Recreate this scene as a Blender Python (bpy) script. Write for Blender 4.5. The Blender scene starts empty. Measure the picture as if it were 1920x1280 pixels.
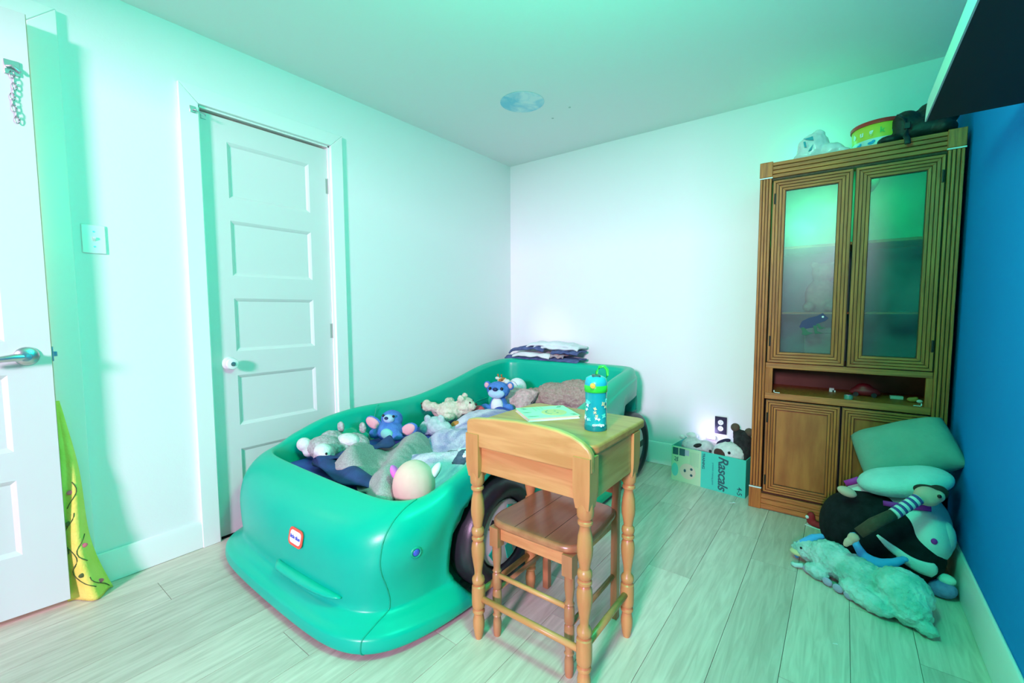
import bpy, bmesh, math, random
from mathutils import Vector, Matrix, Euler, noise
random.seed(7)
sc = bpy.context.scene
C = sc.collection
PI = math.pi
R = math.radians

# ------------------------------------------------------------------ camera
cam_d = bpy.data.cameras.new('camera')
cam_d.sensor_width = 36.0
cam_d.lens = 36.0 * 819.7 / 1920.0
cam_d.clip_start = 0.02
cam = bpy.data.objects.new('camera', cam_d)
C.objects.link(cam)
yaw, pit, rol = R(37.19), R(4.019), R(0.2316)
cam.matrix_world = (Matrix.Translation((0, 0, 1.1445)) @ Matrix.Rotation(yaw, 4, 'Z')
                    @ Matrix.Rotation(PI / 2 - pit, 4, 'X') @ Matrix.Rotation(-rol, 4, 'Z'))
sc.camera = cam

# ------------------------------------------------------------------ world, lights, exposure
w = bpy.data.worlds.new('world')
sc.world = w
w.use_nodes = True
w.node_tree.nodes['Background'].inputs[0].default_value = (0.6, 0.75, 1, 1)
w.node_tree.nodes['Background'].inputs[1].default_value = 0.05
sc.view_settings.view_transform = 'Standard'
sc.view_settings.look = 'None'
sc.view_settings.exposure = 0.06
sc.view_settings.gamma = 1.0
sc.view_settings.use_curve_mapping = False


def light(name, kind, loc, energy, color, target=None, size=0.5, size_y=None, radius=None, spot=None, blend=1.0):
    d = bpy.data.lights.new(name, kind)
    d.energy = energy
    d.color = color
    if kind == 'AREA':
        d.shape = 'RECTANGLE' if size_y else 'DISK'
        d.size = size
        if size_y:
            d.size_y = size_y
    if radius is not None:
        d.shadow_soft_size = radius
    if spot:
        d.spot_size = spot
        d.spot_blend = blend
    o = bpy.data.objects.new(name, d)
    C.objects.link(o)
    o.location = loc
    if target is not None:
        o.rotation_euler = (Vector(target) - Vector(loc)).to_track_quat('-Z', 'Y').to_euler()
    return o


# daylight falling through the wide window in the wall behind the camera
light('window_daylight', 'AREA', (0.40, -4.6, 2.40), 450, (1.0, 0.60, 0.97), (-1.2, 1.5, 0.9), 0.80, 0.80)
# green colour-changing lamp, just above the top of the frame
light('green_lamp_light', 'POINT', (-0.30, 0.75, 1.92), 78, (0.02, 1.0, 0.50), radius=0.14)
# warm hallway lamp beyond the open door
light('hall_lamp_light', 'POINT', (-3.05, -0.1, 1.5), 14, (1.0, 0.62, 0.45), radius=0.12)
# added narrow spot that brightens a patch of wall in the far corner
light('added_corner_spot', 'SPOT', (0.40, -4.4, 2.3), 300, (1.0, 0.85, 1.0), (-2.03, 3.22, 0.96), radius=0.03, spot=R(4), blend=1.0)

XL, XR, YB, YF, ZC = -2.455, 0.423, 3.22, -1.25, 2.44

# ------------------------------------------------------------------ materials
MATS = {}


def mat(name, col, rough=0.6, col2=None, scale=8.0, bump=0.0, bscale=60.0, metal=0.0, stretch=None, spec=0.5,
        ramp=(0.35, 0.65), detail=3.0, rnd=0.0, emit=None, estr=0.0, coat=0.0, distort=0.0, sheen=0.0):
    if name in MATS:
        return MATS[name]
    m = bpy.data.materials.new(name)
    m.use_nodes = True
    nt = m.node_tree
    b = nt.nodes['Principled BSDF']
    b.inputs['Base Color'].default_value = (*col, 1)
    b.inputs['Roughness'].default_value = rough
    b.inputs['Metallic'].default_value = metal
    b.inputs['Specular IOR Level'].default_value = spec
    b.inputs['Coat Weight'].default_value = coat
    b.inputs['Sheen Weight'].default_value = sheen
    if emit:
        b.inputs['Emission Color'].default_value = (*emit, 1)
        b.inputs['Emission Strength'].default_value = estr
    tc = nt.nodes.new('ShaderNodeTexCoord')
    vec = tc.outputs['Object']
    if rnd > 0:
        oi = nt.nodes.new('ShaderNodeObjectInfo')
        mul = nt.nodes.new('ShaderNodeVectorMath')
        mul.operation = 'SCALE'
        mul.inputs[0].default_value = (31.0, 17.0, 9.0)
        nt.links.new(oi.outputs['Random'], mul.inputs['Scale'])
        add = nt.nodes.new('ShaderNodeVectorMath')
        nt.links.new(vec, add.inputs[0])
        nt.links.new(mul.outputs[0], add.inputs[1])
        vec = add.outputs[0]
    if stretch:
        mp = nt.nodes.new('ShaderNodeMapping')
        mp.inputs['Scale'].default_value = stretch
        nt.links.new(vec, mp.inputs[0])
        vec = mp.outputs[0]
    if col2:
        n = nt.nodes.new('ShaderNodeTexNoise')
        n.inputs['Scale'].default_value = scale
        n.inputs['Detail'].default_value = detail
        n.inputs['Distortion'].default_value = distort
        nt.links.new(vec, n.inputs['Vector'])
        r = nt.nodes.new('ShaderNodeValToRGB')
        r.color_ramp.elements[0].position = ramp[0]
        r.color_ramp.elements[1].position = ramp[1]
        r.color_ramp.elements[0].color = (*col, 1)
        r.color_ramp.elements[1].color = (*col2, 1)
        nt.links.new(n.outputs['Fac'], r.inputs[0])
        out = r.outputs[0]
        if rnd > 0:
            hs = nt.nodes.new('ShaderNodeHueSaturation')
            mr = nt.nodes.new('ShaderNodeMapRange')
            mr.inputs[3].default_value = 1 - rnd
            mr.inputs[4].default_value = 1 + rnd
            nt.links.new(oi.outputs['Random'], mr.inputs[0])
            nt.links.new(mr.outputs[0], hs.inputs['Value'])
            nt.links.new(out, hs.inputs['Color'])
            out = hs.outputs[0]
        nt.links.new(out, b.inputs['Base Color'])
    if bump > 0:
        n2 = nt.nodes.new('ShaderNodeTexNoise')
        n2.inputs['Scale'].default_value = bscale
        n2.inputs['Detail'].default_value = 4
        nt.links.new(vec, n2.inputs['Vector'])
        bp = nt.nodes.new('ShaderNodeBump')
        bp.inputs['Strength'].default_value = bump
        bp.inputs['Distance'].default_value = 0.01
        nt.links.new(n2.outputs['Fac'], bp.inputs['Height'])
        nt.links.new(bp.outputs[0], b.inputs['Normal'])
    MATS[name] = m
    return m


M_WALL = mat('white_wall_paint', (0.83, 0.83, 0.83), 0.75, bump=0.04, bscale=120)
M_CEIL = mat('ceiling_paint', (0.86, 0.86, 0.86), 0.85, bump=0.05, bscale=90)
M_TRIM = mat('white_gloss_trim', (0.85, 0.85, 0.84), 0.4, bump=0.03, bscale=30)
M_DOOR = mat('white_door_paint', (0.70, 0.70, 0.69), 0.42, bump=0.03, bscale=25)
M_BLUE = mat('blue_wall_paint', (0.0, 0.25, 0.72), 0.8, bump=0.05, bscale=120, spec=0.2)
M_PLANK = mat('grey_oak_vinyl', (0.54, 0.46, 0.385), 0.45, (0.73, 0.64, 0.55), 5.0, 0.10, 14, stretch=(9, 0.8, 1), rnd=0.12,
              ramp=(0.3, 0.7), detail=6, distort=1.2)
M_DARK = mat('dark_gap', (0.03, 0.03, 0.03), 0.9)
M_OAK = mat('oak_cabinet', (0.36, 0.085, 0.016), 0.42, (0.68, 0.20, 0.04), 6.0, 0.25, 40, stretch=(14, 14, 0.9), detail=6,
            ramp=(0.3, 0.7), distort=0.6)
M_OAKH = mat('oak_cabinet_rail', (0.36, 0.085, 0.016), 0.42, (0.68, 0.20, 0.04), 6.0, 0.25, 40, stretch=(0.9, 14, 14), detail=6,
             ramp=(0.3, 0.7), distort=0.6)
M_OAKP = mat('oak_panel', (0.40, 0.10, 0.018), 0.5, (0.56, 0.17, 0.035), 4.0, 0.1, 40, stretch=(5, 5, 1.0), detail=4)
M_PINE = mat('honey_pine', (0.50, 0.24, 0.075), 0.38, (0.64, 0.35, 0.13), 3.0, 0.04, 30, stretch=(1.2, 8, 10), detail=5, distort=0.8)
M_PINEV = mat('honey_pine_leg', (0.48, 0.22, 0.07), 0.35, (0.58, 0.29, 0.10), 4.0, 0.04, 30, stretch=(8, 8, 1), detail=4)
M_SEAT = mat('brown_pine_seat', (0.33, 0.145, 0.06), 0.28, (0.44, 0.21, 0.09), 3.0, 0.03, 30, stretch=(9, 1.2, 9), detail=4)
M_BED = mat('green_bed_plastic', (0.0, 0.46, 0.30), 0.32, spec=0.4, bump=0.012, bscale=300)
M_BEDS = mat('green_bed_seam', (0.0, 0.36, 0.22), 0.4)
M_TIRE = mat('black_tire_plastic', (0.018, 0.018, 0.024), 0.35, bump=0.05, bscale=200)
M_HUB = mat('pale_hubcap', (0.55, 0.60, 0.55), 0.4)
M_METAL = mat('brushed_nickel', (0.62, 0.62, 0.64), 0.28, metal=1.0)
M_DKMET = mat('dark_bronze', (0.06, 0.05, 0.04), 0.45, metal=0.7)
M_WHITEP = mat('white_plastic', (0.82, 0.82, 0.82), 0.35)
M_BLACKP = mat('black_plastic', (0.012, 0.012, 0.014), 0.4)


# ------------------------------------------------------------------ mesh helpers
def tag(o, label, cat, group=None):
    o['label'] = label
    o['category'] = cat
    if group:
        o['group'] = group
    return o


def thing(name, label, cat, loc=(0, 0, 0), rotz=0.0, group=None):
    o = bpy.data.objects.new(name, None)
    o.empty_display_size = 0.05
    C.objects.link(o)
    o.location = loc
    o.rotation_euler = (0, 0, rotz)
    return tag(o, label, cat, group)


class MB:
    def __init__(s):
        s.v, s.f = [], []

    def add(s, vs, fs):
        k = len(s.v)
        s.v += [tuple(p) for p in vs]
        s.f += [tuple(i + k for i in f) for f in fs]
        return s

    def box(s, x0, x1, y0, y1, z0, z1, m=None):
        vs = [Vector(p) for p in ((x0, y0, z0), (x1, y0, z0), (x1, y1, z0), (x0, y1, z0), (x0, y0, z1), (x1, y0, z1), (x1, y1, z1), (x0, y1, z1))]
        if m is not None:
            vs = [m @ p for p in vs]
        return s.add(vs, [(0, 3, 2, 1), (4, 5, 6, 7), (0, 1, 5, 4), (1, 2, 6, 5), (2, 3, 7, 6), (3, 0, 4, 7)])

    def prism(s, poly, d0, d1, axes='XZ'):
        # poly: 2D points, extruded along the remaining axis from d0 to d1
        def P(a, b, d):
            return {'XZ': (a, d, b), 'YZ': (d, a, b), 'XY': (a, b, d)}[axes]
        n = len(poly)
        vs = [P(a, b, d0) for a, b in poly] + [P(a, b, d1) for a, b in poly]
        fs = [tuple(range(n)), tuple(range(2 * n - 1, n - 1, -1))]
        fs += [(i, i + n, (i + 1) % n + n, (i + 1) % n) for i in range(n)]
        return s.add(vs, fs)

    def tube(s, pts, r, n=10, flat=(1, 1), up=(0, 0, 1)):
        pts = [Vector(p) for p in pts]
        rs = r if isinstance(r, (list, tuple)) else [r] * len(pts)
        rings = []
        for i, p in enumerate(pts):
            t = (pts[min(i + 1, len(pts) - 1)] - pts[max(i - 1, 0)]).normalized()
            u = Vector(up)
            if abs(t.dot(u)) > 0.95:
                u = Vector((1, 0, 0))
            a = t.cross(u).normalized()
            b = a.cross(t).normalized()
            rings.append([p + (a * math.cos(2 * PI * k / n) * flat[0] + b * math.sin(2 * PI * k / n) * flat[1]) * rs[i] for k in range(n)])
        vs = [q for rg in rings for q in rg]
        fs = []
        for i in range(len(pts) - 1):
            for k in range(n):
                fs.append((i * n + k, i * n + (k + 1) % n, (i + 1) * n + (k + 1) % n, (i + 1) * n + k))
        fs.append(tuple(range(n))[::-1])
        fs.append(tuple(range((len(pts) - 1) * n, len(pts) * n)))
        return s.add(vs, fs)

    def lathe(s, prof, n=20, m=None, cap=True):
        # prof: (radius, z) pairs
        vs = []
        for r, z in prof:
            for k in range(n):
                a = 2 * PI * k / n
                vs.append(Vector((r * math.cos(a), r * math.sin(a), z)))
        if m is not None:
            vs = [m @ p for p in vs]
        fs = []
        for i in range(len(prof) - 1):
            for k in range(n):
                fs.append((i * n + k, i * n + (k + 1) % n, (i + 1) * n + (k + 1) % n, (i + 1) * n + k))
        if cap:
            fs.append(tuple(range(n))[::-1])
            fs.append(tuple(range((len(prof) - 1) * n, len(prof) * n)))
        return s.add(vs, fs)

    def ell(s, c, r, rot=(0, 0, 0), nu=20, nv=12):
        m = Matrix.Translation(c) @ Euler(rot).to_matrix().to_4x4() @ Matrix.Diagonal((*r, 1))
        vs = [m @ Vector((0, 0, -1))]
        for j in range(1, nv):
            ph = -PI / 2 + PI * j / nv
            for k in range(nu):
                a = 2 * PI * k / nu
                vs.append(m @ Vector((math.cos(ph) * math.cos(a), math.cos(ph) * math.sin(a), math.sin(ph))))
        vs.append(m @ Vector((0, 0, 1)))
        fs = [(0, 1 + (k + 1) % nu, 1 + k) for k in range(nu)]
        for j in range(nv - 2):
            for k in range(nu):
                fs.append((1 + j * nu + k, 1 + j * nu + (k + 1) % nu, 1 + (j + 1) * nu + (k + 1) % nu, 1 + (j + 1) * nu + k))
        t = len(vs) - 1
        fs += [(1 + (nv - 2) * nu + k, 1 + (nv - 2) * nu + (k + 1) % nu, t) for k in range(nu)]
        return s.add(vs, fs)

    def grid(s, fn, nu, nv):
        vs = [fn(i / nu, j / nv) for j in range(nv + 1) for i in range(nu + 1)]
        fs = [(j * (nu + 1) + i, j * (nu + 1) + i + 1, (j + 1) * (nu + 1) + i + 1, (j + 1) * (nu + 1) + i) for j in range(nv) for i in range(nu)]
        return s.add(vs, fs)

    def ring(s, x0, x1, z0, z1, wd, y0, y1):
        # mitred rectangular ring in XZ, depth y0..y1
        o = [(x0, z0), (x1, z0), (x1, z1), (x0, z1)]
        i = [(x0 + wd, z0 + wd), (x1 - wd, z0 + wd), (x1 - wd, z1 - wd), (x0 + wd, z1 - wd)]
        for k in range(4):
            a, b = k, (k + 1) % 4
            s.prism([o[a], o[b], i[b], i[a]], y0, y1)
        return s

    def mesh(s, name):
        me = bpy.data.meshes.new(name)
        me.from_pydata(s.v, [], s.f)
        bm = bmesh.new()
        bm.from_mesh(me)
        bmesh.ops.recalc_face_normals(bm, faces=bm.faces)
        bm.to_mesh(me)
        bm.free()
        return me

    def build(s, name, m, parent=None, smooth=False, bevel=0.0, seg=2, solid=0.0, subsurf=0, angle=None):
        me = s.mesh(name)
        me.materials.append(m)
        o = bpy.data.objects.new(name, me)
        C.objects.link(o)
        if parent is not None:
            o.parent = parent
        if solid:
            md = o.modifiers.new('solid', 'SOLIDIFY')
            md.thickness = solid
            md.offset = 0
        if bevel:
            md = o.modifiers.new('bevel', 'BEVEL')
            md.width = bevel
            md.segments = seg
            md.limit_method = 'ANGLE'
            md.angle_limit = R(40)
        if subsurf:
            md = o.modifiers.new('sub', 'SUBSURF')
            md.levels = subsurf
            md.render_levels = subsurf
        if smooth or bevel:
            for p in me.polygons:
                p.use_smooth = True
            if not smooth or angle:
                try:
                    me.set_sharp_from_angle(angle=angle or R(35))
                except Exception:
                    pass
        return o


def struct(o):
    o['kind'] = 'structure'
    return o


TMP = bpy.data.scenes.new('tmp')


def evaluated_mesh(o):
    TMP.collection.objects.link(o)
    vl = TMP.view_layers[0]
    vl.update()
    return bpy.data.meshes.new_from_object(o.evaluated_get(vl.depsgraph))


def plush(name, mb, m, parent=None, voxel=0.008, smooth=6, fuzz=0.0, fscale=40.0):
    """joined blobs fused to one continuous soft surface"""
    me = mb.mesh('tmp')
    o = bpy.data.objects.new('tmp', me)
    md = o.modifiers.new('r', 'REMESH')
    md.mode = 'VOXEL'
    md.voxel_size = voxel
    if smooth:
        md = o.modifiers.new('s', 'SMOOTH')
        md.factor = 0.5
        md.iterations = smooth
    me2 = evaluated_mesh(o)
    bpy.data.objects.remove(o)
    bpy.data.meshes.remove(me)
    me2.name = name
    if fuzz:
        for v in me2.vertices:
            n = v.normal.copy()
            a = noise.noise(v.co * fscale) + 0.6 * noise.noise(v.co * fscale * 2.7)
            v.co = v.co + n * (fuzz * a)
    for p in me2.polygons:
        p.use_smooth = True
    me2.materials.clear()
    me2.materials.append(m)
    o2 = bpy.data.objects.new(name, me2)
    C.objects.link(o2)
    if parent is not None:
        o2.parent = parent
    return o2


def text(name, body, size, m, parent, loc, rot, extrude=0.0006, shear=0.0, bold=0.0, spacing=1.0):
    cu = bpy.data.curves.new(name, 'FONT')
    cu.body = body
    cu.size = size
    cu.align_x = 'CENTER'
    cu.align_y = 'CENTER'
    cu.extrude = extrude
    cu.shear = shear
    cu.offset = bold
    cu.space_character = spacing
    t = bpy.data.objects.new('tmp', cu)
    me = evaluated_mesh(t)
    bpy.data.objects.remove(t)
    me.name = name
    me.materials.clear()
    me.materials.append(m)
    o = bpy.data.objects.new(name, me)
    C.objects.link(o)
    o.parent = parent
    o.location = loc
    o.rotation_euler = rot
    return o


def interp(pts, x):
    if x <= pts[0][0]:
        return pts[0][1]
    for (a, b), (c, d) in zip(pts, pts[1:]):
        if x <= c:
            t = (x - a) / (c - a)
            t = t * t * (3 - 2 * t)
            return b + (d - b) * t
    return pts[-1][1]


def smooth01(a, b, x):
    t = max(0.0, min(1.0, (x - a) / (b - a)))
    return t * t * (3 - 2 * t)


def disc(mb, c, r, axis='Y', h=0.002, n=20, sx=1.0):
    pts = [(c[0] + r * sx * math.cos(2 * PI * k / n), c[2] + r * math.sin(2 * PI * k / n)) for k in range(n)]
    return mb.prism(pts, c[1] - h, c[1] + h)


# ------------------------------------------------------------------ room shell
fl = struct(MB().box(XL - 0.12, XR + 0.12, YF - 0.12, YB + 0.12, -0.06, -0.006).build('floor', M_DARK))
PW, PL = 0.1797, 1.22
full = MB().box(0, PW - 0.0016, 0, PL - 0.0016, -0.006, 0.0).mesh('plank')
full.materials.append(M_PLANK)
row = 0
x = XL
while x < XR - 0.001:
    wd = min(PW, XR - x)
    y = YF - ((row * 0.43 + 0.13 * (row % 3)) % 1.0) * PL
    while y < YB:
        y0, y1 = max(y, YF), min(y + PL, YB)
        if y1 - y0 > 0.02:
            if y0 == y and y1 == y + PL and wd == PW:
                o = bpy.data.objects.new('plank', full)
                C.objects.link(o)
            else:
                o = MB().box(0, wd - 0.0016, 0, y1 - y0 - 0.0016, -0.006, 0.0).build('plank', M_PLANK)
            o.parent = fl
            o.location = (x, y0, 0)
        y += PL
    row += 1
    x += PW
struct(MB().box(-3.7, XL - 0.12, -1.6, 1.6, -0.06, 0.0).build('floor_hall', mat('hall_floor', (0.45, 0.33, 0.25), 0.5, (0.55, 0.42, 0.33), 6)))
struct(MB().box(-3.75, -3.65, -1.6, 1.6, 0, ZC).build('wall_hall', M_WALL))
struct(MB().box(XL - 0.12, XR + 0.12, YF - 0.12, YB + 0.12, ZC, ZC + 0.1).build('ceiling', M_CEIL))
T = 0.12
# left wall with the doorway and the closet opening
EO0, EO1, EOH = -0.54, 0.265, 2.215
CO0, CO1, COH = 0.80, 1.46, 2.113
wl = MB()
wl.box(XL - T, XL, YF - T, EO0, 0, ZC).box(XL - T, XL, EO0, EO1, EOH, ZC).box(XL - T, XL, EO1, CO0, 0, ZC)
wl.box(XL - T, XL, CO0, CO1, COH, ZC).box(XL - T, XL, CO1, YB + T, 0, ZC)
struct(wl.build('wall_left', M_WALL))
struct(MB().box(XL, XR, YB, YB + T, 0, ZC).build('wall_back', M_WALL))
struct(MB().box(XR, XR + T, YF - T, YB + T, 0, ZC).build('wall_right', M_BLUE))
# wall behind the camera with its window
WX0, WX1, WZ0, WZ1 = -1.75, 0.14, 0.10, 2.36
wf = MB()
wf.box(XL, WX0, YF - T, YF, 0, ZC).box(WX1, XR, YF - T, YF, 0, ZC).box(WX0, WX1, YF - T, YF, 0, WZ0).box(WX0, WX1, YF - T, YF, WZ1, ZC)
struct(wf.build('wall_front', M_WALL))
wn = struct(MB().ring(WX0, WX1, WZ0, WZ1, 0.05, YF - 0.08, YF + 0.01).build('window_1', M_TRIM, bevel=0.004))
MB().box(WX0 - 0.02, WX1 + 0.02, YF, YF + 0.03, WZ0 - 0.04, WZ0 - 0.015).build('window_sill', M_TRIM, wn, bevel=0.004)

# baseboards
BH = 0.135


def bboard(name, b):
    return struct(b.build(name, M_TRIM, bevel=0.004))


bl = MB()
bl.prism([(XL, 0), (XL + 0.017, 0), (XL + 0.017, BH - 0.02), (XL + 0.010, BH), (XL, BH)], 0.345, 0.727)
# prism() in XZ extrudes along Y: the left-hand boards
bl.prism([(XL, 0), (XL + 0.017, 0), (XL + 0.017, BH - 0.02), (XL + 0.010, BH), (XL, BH)], 1.537, YB)
bboard('baseboard_left', bl)
bboard('baseboard_back', MB().prism([(YB, 0), (YB - 0.017, 0), (YB - 0.017, 0.145), (YB - 0.010, 0.165), (YB, 0.165)], XL + 0.017, -0.41, 'YZ'))
bboard('baseboard_right', MB().prism([(XR, 0), (XR - 0.018, 0), (XR - 0.018, 0.135), (XR - 0.010, 0.158), (XR, 0.158)], YF, 2.80))


def casing(name, y0, y1, zt, wd, thick):
    """mitred door casing on the left wall round an opening y0..y1, height zt"""
    t = struct(bpy.data.objects.new(name, None))
    C.objects.link(t)
    x0, x1 = XL, XL + thick
    MB().prism([(y0 - wd, 0), (y0, 0), (y0, zt), (y0 - wd, zt + wd)], x0, x1, 'YZ').build('side_casing', M_TRIM, t, bevel=0.003)
    MB().prism([(y1, 0), (y1 + wd, 0), (y1 + wd, zt + wd), (y1, zt)], x0, x1, 'YZ').build('side_casing', M_TRIM, t, bevel=0.003)
    MB().prism([(y0, zt + 0.001), (y1, zt + 0.001), (y1 + wd, zt + wd), (y0 - wd, zt + wd)], x0, x1 - 0.001, 'YZ').build('head_casing', M_TRIM, t, bevel=0.003)
    jm = MB().box(XL - T, XL, y0 - 0.0, y0 + 0.008, 0, zt).box(XL - T, XL, y1 - 0.008, y1, 0, zt).box(XL - T, XL, y0, y1, zt - 0.008, zt)
    jm.build('jamb', M_TRIM, t)
    return t


casing('trim_1', EO0, EO1, EOH, 0.082, 0.020)
casing('trim_2', CO0, CO1, COH, 0.076, 0.020)


def panel_door(name, wd, ht, rows, stile):
    """five-panel door; local x along the width, face at y=0, y+ is the back"""
    t = struct(bpy.data.objects.new(name, None))
    C.objects.link(t)
    D = 0.036
    s = MB()
    s.box(0, stile, 0, D, 0, ht).box(wd - stile, wd, 0, D, 0, ht)
    zs = [0] + [z for r in rows for z in r] + [ht]
    for i in range(0, len(zs), 2):
        s.box(stile, wd - stile, 0, D, zs[i], zs[i + 1])
    s.build('door_frame', M_DOOR, t)
    for z0, z1 in rows:
        p = MB().box(stile, wd - stile, 0.011, 0.025, z0, z1).build('panel', M_DOOR, t)
        m = MB()
        x0, x1 = stile, wd - stile
        for (w0, w1, d0, d1) in ((0, 0.008, 0.0005, 0.005), (0.008, 0.016, 0.005, 0.011)):
            o_ = [(x0 + w0, z0 + w0), (x1 - w0, z0 + w0), (x1 - w0, z1 - w0), (x0 + w0, z1 - w0)]
            i_ = [(x0 + w1, z0 + w1), (x1 - w1, z0 + w1), (x1 - w1, z1 - w1), (x0 + w1, z1 - w1)]
            for k in range(4):
                a, b = k, (k + 1) % 4
                vs = [(o_[a][0], d0, o_[a][1]), (o_[b][0], d0, o_[b][1]), (i_[b][0], d1, i_[b][1]), (i_[a][0], d1, i_[a][1])]
                vs += [(v[0], 0.012, v[2]) for v in vs]
                m.add(vs, [(0, 1, 2, 3), (7, 6, 5, 4), (0, 4, 5, 1), (1, 5, 6, 2), (2, 6, 7, 3), (3, 7, 4, 0)])
        m.build('moulding', M_DOOR, p)
    return t


# closet door, closed: local x runs from the knob side (small y) to the hinge side
cd = panel_door('door_2', 0.640, 2.085, [(0.15, 0.428), (0.551, 0.812), (0.935, 1.205), (1.318, 1.593), (1.702, 1.975)], 0.112)
cd.location = (XL - 0.014, 0.811, 0.008)
cd.rotation_euler = (0, 0, PI / 2)
m = Matrix.Translation((0.072, 0, 0.878)) @ Matrix.Rotation(PI / 2, 4, 'X')
kn = MB().lathe([(0.0, -0.002), (0.031, -0.002), (0.031, 0.004), (0.026, 0.008), (0.012, 0.010), (0.011, 0.022), (0.018, 0.026), (0.027, 0.034), (0.029, 0.046), (0.025, 0.056), (0.012, 0.060), (0.0, 0.060)], 24, m, False)
kob = kn.build('door_knob', mat('white_porcelain', (0.85, 0.85, 0.85), 0.15), cd, smooth=True, angle=R(50))
MB().lathe([(0.0, 0.0595), (0.011, 0.0595), (0.011, 0.0625), (0.0, 0.063)], 16, m, False).build('keyhole_button', M_METAL, kob, smooth=True, angle=R(50))
for z in (1.875, 1.02, 0.20):
    MB().tube([(0.646, -0.006, z - 0.045), (0.646, -0.006, z + 0.045)], 0.006, 10).box(0.628, 0.640, -0.0015, 0.002, z - 0.043, z + 0.043).build('hinge', mat('painted_hinge', (0.35, 0.40, 0.36), 0.4), cd)
# hook and eye at the top of the closet door
hk = thing('hook_latch', 'small metal hook latch at the top left corner of the closet door', 'latch', (XL + 0.021, 0.775, 2.075))
MB().box(0.0, 0.004, -0.012, 0.012, -0.012, 0.018).build('eye_plate', M_METAL, hk, bevel=0.002)
MB().tube([(0.006, 0.0, 0.0), (0.014, 0.012, 0.0), (0.012, 0.03, -0.004), (0.008, 0.048, -0.006), (-0.004, 0.052, -0.006)], 0.0025, 8).build('hook', M_METAL, hk, smooth=True)
MB().box(-0.034, -0.028, 0.042, 0.062, -0.014, 0.006).build('catch_plate', M_METAL, hk)

# entry door, standing a little open
hx, hy = -2.452, -0.53
fx, fy = -2.360, 0.256
ang = math.atan2(fy - hy, fx - hx)
DW = math.hypot(fx - hx, fy - hy)
ed = panel_door('door_1', DW, 2.17, [(0.225, 0.505), (0.61, 0.89), (1.01, 1.29), (1.40, 1.68), (1.79, 2.03)], 0.112)
ed.location = (hx, hy, 0.032)
ed.rotation_euler = (0, 0, ang)
MB().box(DW, DW + 0.0015, 0.002, 0.034, 0, 2.17).build('edge_strip', mat('hall_lit_edge', (0.62, 0.42, 0.28), 0.6), ed)  # orange tone puts the warm hall light into the edge colour
MB().box(DW + 0.001, DW + 0.006, 0.006, 0.030, 0.93, 0.985).box(DW + 0.004, DW + 0.016, 0.011, 0.025, 0.948, 0.967).build('latch_plate', M_METAL, ed, bevel=0.001)
m = Matrix.Translation((DW - 0.062, 0, 0.955)) @ Matrix.Rotation(PI / 2, 4, 'X')
lv = MB().lathe([(0, -0.002), (0.034, -0.002), (0.034, 0.004), (0.030, 0.009), (0.014, 0.012), (0.012, 0.040), (0.016, 0.045), (0.015, 0.058), (0, 0.060)], 24, m, False)
lv.tube([(DW - 0.062, -0.050, 0.955), (DW - 0.085, -0.054, 0.955), (DW - 0.12, -0.055, 0.951), (DW - 0.16, -0.053, 0.944), (DW - 0.185, -0.050, 0.940)], [0.013, 0.014, 0.011, 0.009, 0.007], 12, flat=(0.7, 1))
lv.build('lever_handle', M_METAL, ed, smooth=True, angle=R(50))
ch = MB()
cpl = MB().box(DW - 0.060, DW - 0.022, -0.006, 0.0, 1.945, 1.995).tube([(DW - 0.056, -0.010, 1.968), (DW - 0.040, -0.018, 1.972), (DW - 0.020, -0.012, 1.958)], 0.005, 8).build('chain_plate', M_METAL, ed, bevel=0.002)
for k in range(9):
    zc = 1.945 - 0.019 * k
    pts = []
    for q in range(13):
        a = 2 * PI * q / 12
        dx, dz = 0.006 * math.cos(a), 0.013 * math.sin(a)
        if k % 2:
            pts.append((DW - 0.042 + 0.004 * math.sin(k), -0.008 + dx, zc + dz))
        else:
            pts.append((DW - 0.042 + dx + 0.004 * math.sin(k), -0.008, zc + dz))
    MB().tube(pts, 0.0018, 6).build('chain_link', M_METAL, cpl, smooth=True)

# ------------------------------------------------------------------ fixtures on walls and ceiling
sw = thing('light_switch', 'white toggle light switch plate on the wall beside the open door', 'light switch', (XL, 0.411, 1.4425))
MB().box(0, 0.006, -0.037, 0.037, -0.058, 0.058).build('plate', M_WHITEP, sw, bevel=0.003)
MB().prism([(0.006, -0.008), (0.015, 0.002), (0.014, 0.009), (0.006, 0.008)], -0.004, 0.004).build('toggle', M_WHITEP, sw)
for dz in (-0.03, 0.03):
    MB().lathe([(0.0035, 0), (0.003, 0.0018), (0, 0.002)], 10, Matrix.Translation((0.006, 0, dz)) @ Matrix.Rotation(PI / 2, 4, 'Y')).build('screw', M_METAL, sw)

moon = MB()
mc = Vector((-1.65, 2.29, ZC - 0.003))
moon.lathe([(0.0, 0.0), (0.135, 0.0), (0.137, 0.001), (0.135, 0.0025), (0.0, 0.0025)], 48, Matrix.Translation(mc), False)
mo = moon.build('moon_decal', mat('moon_print', (0.24, 0.62, 0.80), 0.6, (0.72, 0.86, 0.90), 9.0, detail=6, ramp=(0.38, 0.62), distort=0.6))
tag(mo, 'round pale blue moon sticker on the ceiling', 'sticker')
for px, py, wh in ((-1.45, 2.53, 'just right of'), (-1.62, 2.60, 'behind')):
    o = MB().lathe([(0.008, 0), (0.008, 0.002), (0, 0.002)], 8, Matrix.Translation((px, py, ZC - 0.0022))).build('dot_sticker', mat('grey_sticker', (0.5, 0.55, 0.53), 0.6))
    tag(o, 'tiny grey dot on the ceiling %s the moon sticker' % wh, 'sticker')

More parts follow.
